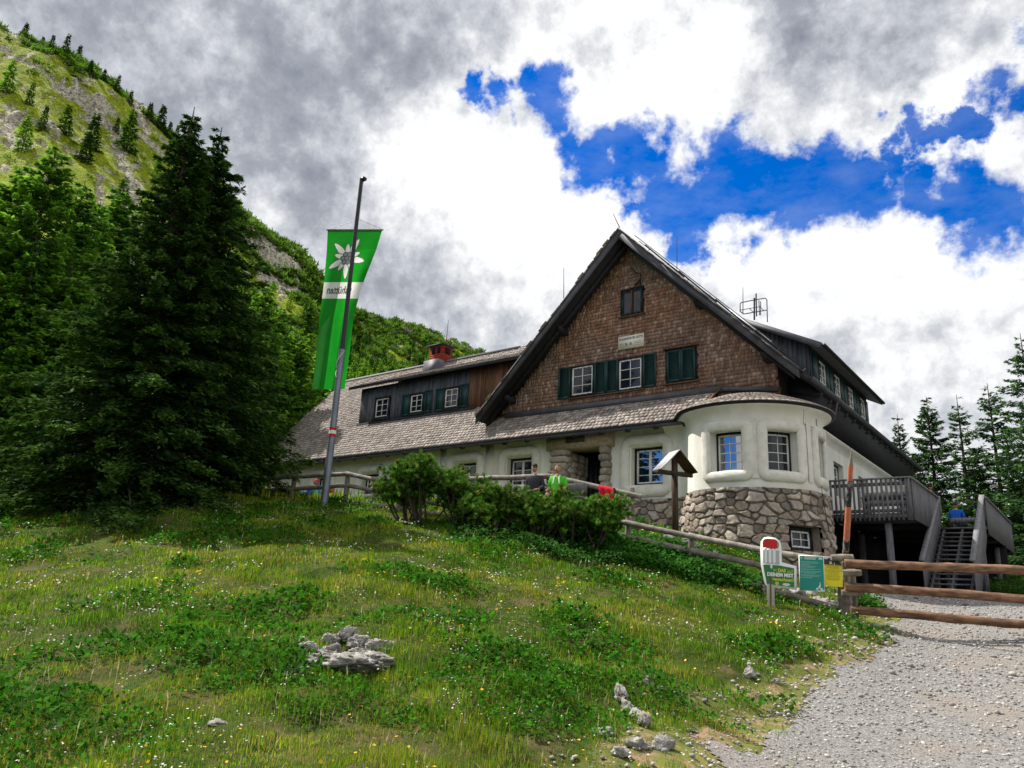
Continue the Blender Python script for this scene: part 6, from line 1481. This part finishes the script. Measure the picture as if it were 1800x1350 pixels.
# nettle and dock patch behind the fence
def leafy(name,label,cx,cy,rad,n,hh,col,seed,asx=1.):
    rs=np.random.RandomState(seed); a=rs.uniform(0,6.28,n); r=rad*np.sqrt(rs.rand(n)); x=cx+r*np.cos(a)*asx; y=cy+r*np.sin(a); z=gz(x,y); TV=np.array([[0,0,0],[.45,.4,.15],[0,1.1,.05],[-.45,.4,.15]]); s=rs.uniform(.045,.10,n)
    M=basis_from(rs.uniform(0,6.28,n),rs.normal(.3,.5,n))*s[:,None,None]; hgt=rs.rand(n)*hh*(.4+.9*fbm(x*2.2,y*2.2,3,seed)); b=MB(); b.inst(TV,np.array([[0,1,2,3]]),M,np.c_[x,y,z+hgt],np.array([col])*rs.uniform(.5,1.7,(n,1)))
    P=[cx,cy,G(cx,cy)]; b.build(name,m_blade,loc=P,label=label,kind='stuff')
for i,(px,py,d,rad,n,hh,c) in enumerate([(1140,972,17.9,1.2,4200,.34,(.05,.17,.02)),(1220,990,17.5,1.1,3600,.36,(.04,.13,.02)),(1290,1008,17.1,.8,2000,.30,(.045,.14,.02)),(900,960,18.6,1.6,2500,.3,(.03,.09,.014)),(1020,985,17.6,1.2,2200,.3,(.04,.12,.02)),(1520,1068,17.5,.45,900,.35,(.05,.15,.02))]):
    P=at(px,py,d); leafy('leafy_undergrowth','leafy green weeds growing along the log fence',P[0],P[1],rad,n,hh,c,40+i)
for i,(px,py,d) in enumerate([(1790,1045,24),(1740,1050,25.5),(1850,1040,23)]):
    P=at(px,py,d); leafy('leafy_undergrowth','grassy bank at the right of the stairs',P[0]+.6,P[1],1.2,2600,.5,(.055,.13,.02),60+i)

# ------------------------------------------------------------------ rocks
_b=lambda r,f,z,sz,sd:(.79*r-.59*f,.6*r+.76*f,z,sz,sd)
rock(604,1186,9.1,(.54,.38,.16),5,'largest pale limestone outcrop in the meadow, split into blocks',extra=[_b(-.46,-.14,-.03,(.30,.20,.13),15),_b(.14,.40,.05,(.30,.24,.15),25),_b(-.20,.34,.02,(.24,.20,.17),35),_b(-.52,.46,.0,(.20,.16,.12),45),_b(-.02,.86,.06,(.30,.17,.15),55),_b(-.40,.92,.03,(.22,.16,.14),65),_b(.34,.10,.03,(.24,.26,.14),75),_b(.26,.78,.04,(.22,.14,.14),85),_b(-.70,.80,.0,(.14,.10,.1),95),_b(-.20,1.08,.05,(.2,.12,.14),105)],rz=.5)
rock(255,882,20,(.85,.35,.28),6,'long low grey boulder at the foot of the spruces',extra=[(.8,.5,.0,(.5,.3,.2),16)],rz=.6)
for i,(px,py,d,s,lab,rz) in enumerate([(1137,1216,9,(.10,.09,.09),'rounded grey stone in the grass above the roadside crack',.2),(1138,1188,9.3,(.10,.06,.05),'flat pale stone beside the rounded grey one',.3),(1093,1173,9.5,(.12,.07,.05),'flat pale stone left of the two others',.2),
(1316,1196,10,(.10,.09,.14),'upright grey stone near the road edge',.4),(1364,1203,10.2,(.07,.06,.06),'small tan stone at the road edge',.2),
   (1062,1300,7.2,(.13,.09,.08),'half buried stone at the bottom in the grass',.2),(110,1218,8,(.10,.08,.09),'small upright stone in the left meadow',0.),(85,1295,6.6,(.11,.07,.06),'flat white stone at the lower left',.3),(257,1297,6.7,(.06,.05,.05),'small pale stone at the lower left centre',.3),
   (380,1282,7,(.13,.08,.05),'flat weathered stone low in the meadow',.3),(1120,1338,6.9,(.12,.10,.10),'reddish stone block under the eroded bank',.2),(1165,1342,6.9,(.16,.10,.12),'larger reddish stone block at the bottom of the bank',.8),(1090,1345,6.8,(.09,.08,.08),'small reddish block left under the bank',.8),(2,878,19,(.35,.25,.2),'grey boulder at the left picture edge',.8),
   (485,935,15.8,(.16,.12,.07),'small stone poking out of the upper meadow',.3),(705,918,18.5,(.16,.12,.08),'pale stone on the upper meadow below the pines',.5),(1215,1290,8.3,(.08,.06,.05),'small stone in the bank beside the road',.5)]):
    rock(px,py,d,s,70+i,lab,rz=rz)
q0=_hit(1084,1230); q1=_hit(1138,1300); dv_=q1-q0; L_=np.linalg.norm(dv_[:2]); b=MB()
for k_ in range(4):
    t_=(k_+.5)/4; c_=q0*(1-t_)+q1*t_; c_[2]=G(c_[0],c_[1])+.05; rockmesh(b,c_,(L_/6.2,.075,.13-.012*k_),300+k_,math.atan2(dv_[1],dv_[0]))
b.build('rock_rib',m_rock,loc=q0,label='narrow tilted limestone rib above the eroded red soil',cat='rock')
for i,(px,py,d,s) in enumerate([(1330,1010,17.2,.28),(1365,1028,17.0,.34),(1400,1040,16.9,.30),(1440,1052,16.8,.38),(1462,1046,17.1,.26),(1300,1000,17.6,.22),(1385,1012,17.8,.3),(1420,1030,17.6,.3),(1150,925,19.8,.16),(1175,932,19.6,.18),(1205,938,19.5,.16),(1225,945,19.3,.2),(1255,958,18.9,.2),(1020,930,19.4,.2),(1060,948,18.9,.2)]):
    P=at(px,py,d); P[2]=max(G(P[0],P[1]),P[2]-.25); b=MB(); rockmesh(b,P,(s,s*.7,s*.6),200+i,i*.7); b.build('bank_stone',m_rock,loc=P,label=['rough pale limestone block on the bank between fence and stone plinth','weathered limestone block at the foot of the wayside cross'][8<=i<13],cat='rock',group='limestone blocks behind the fence')
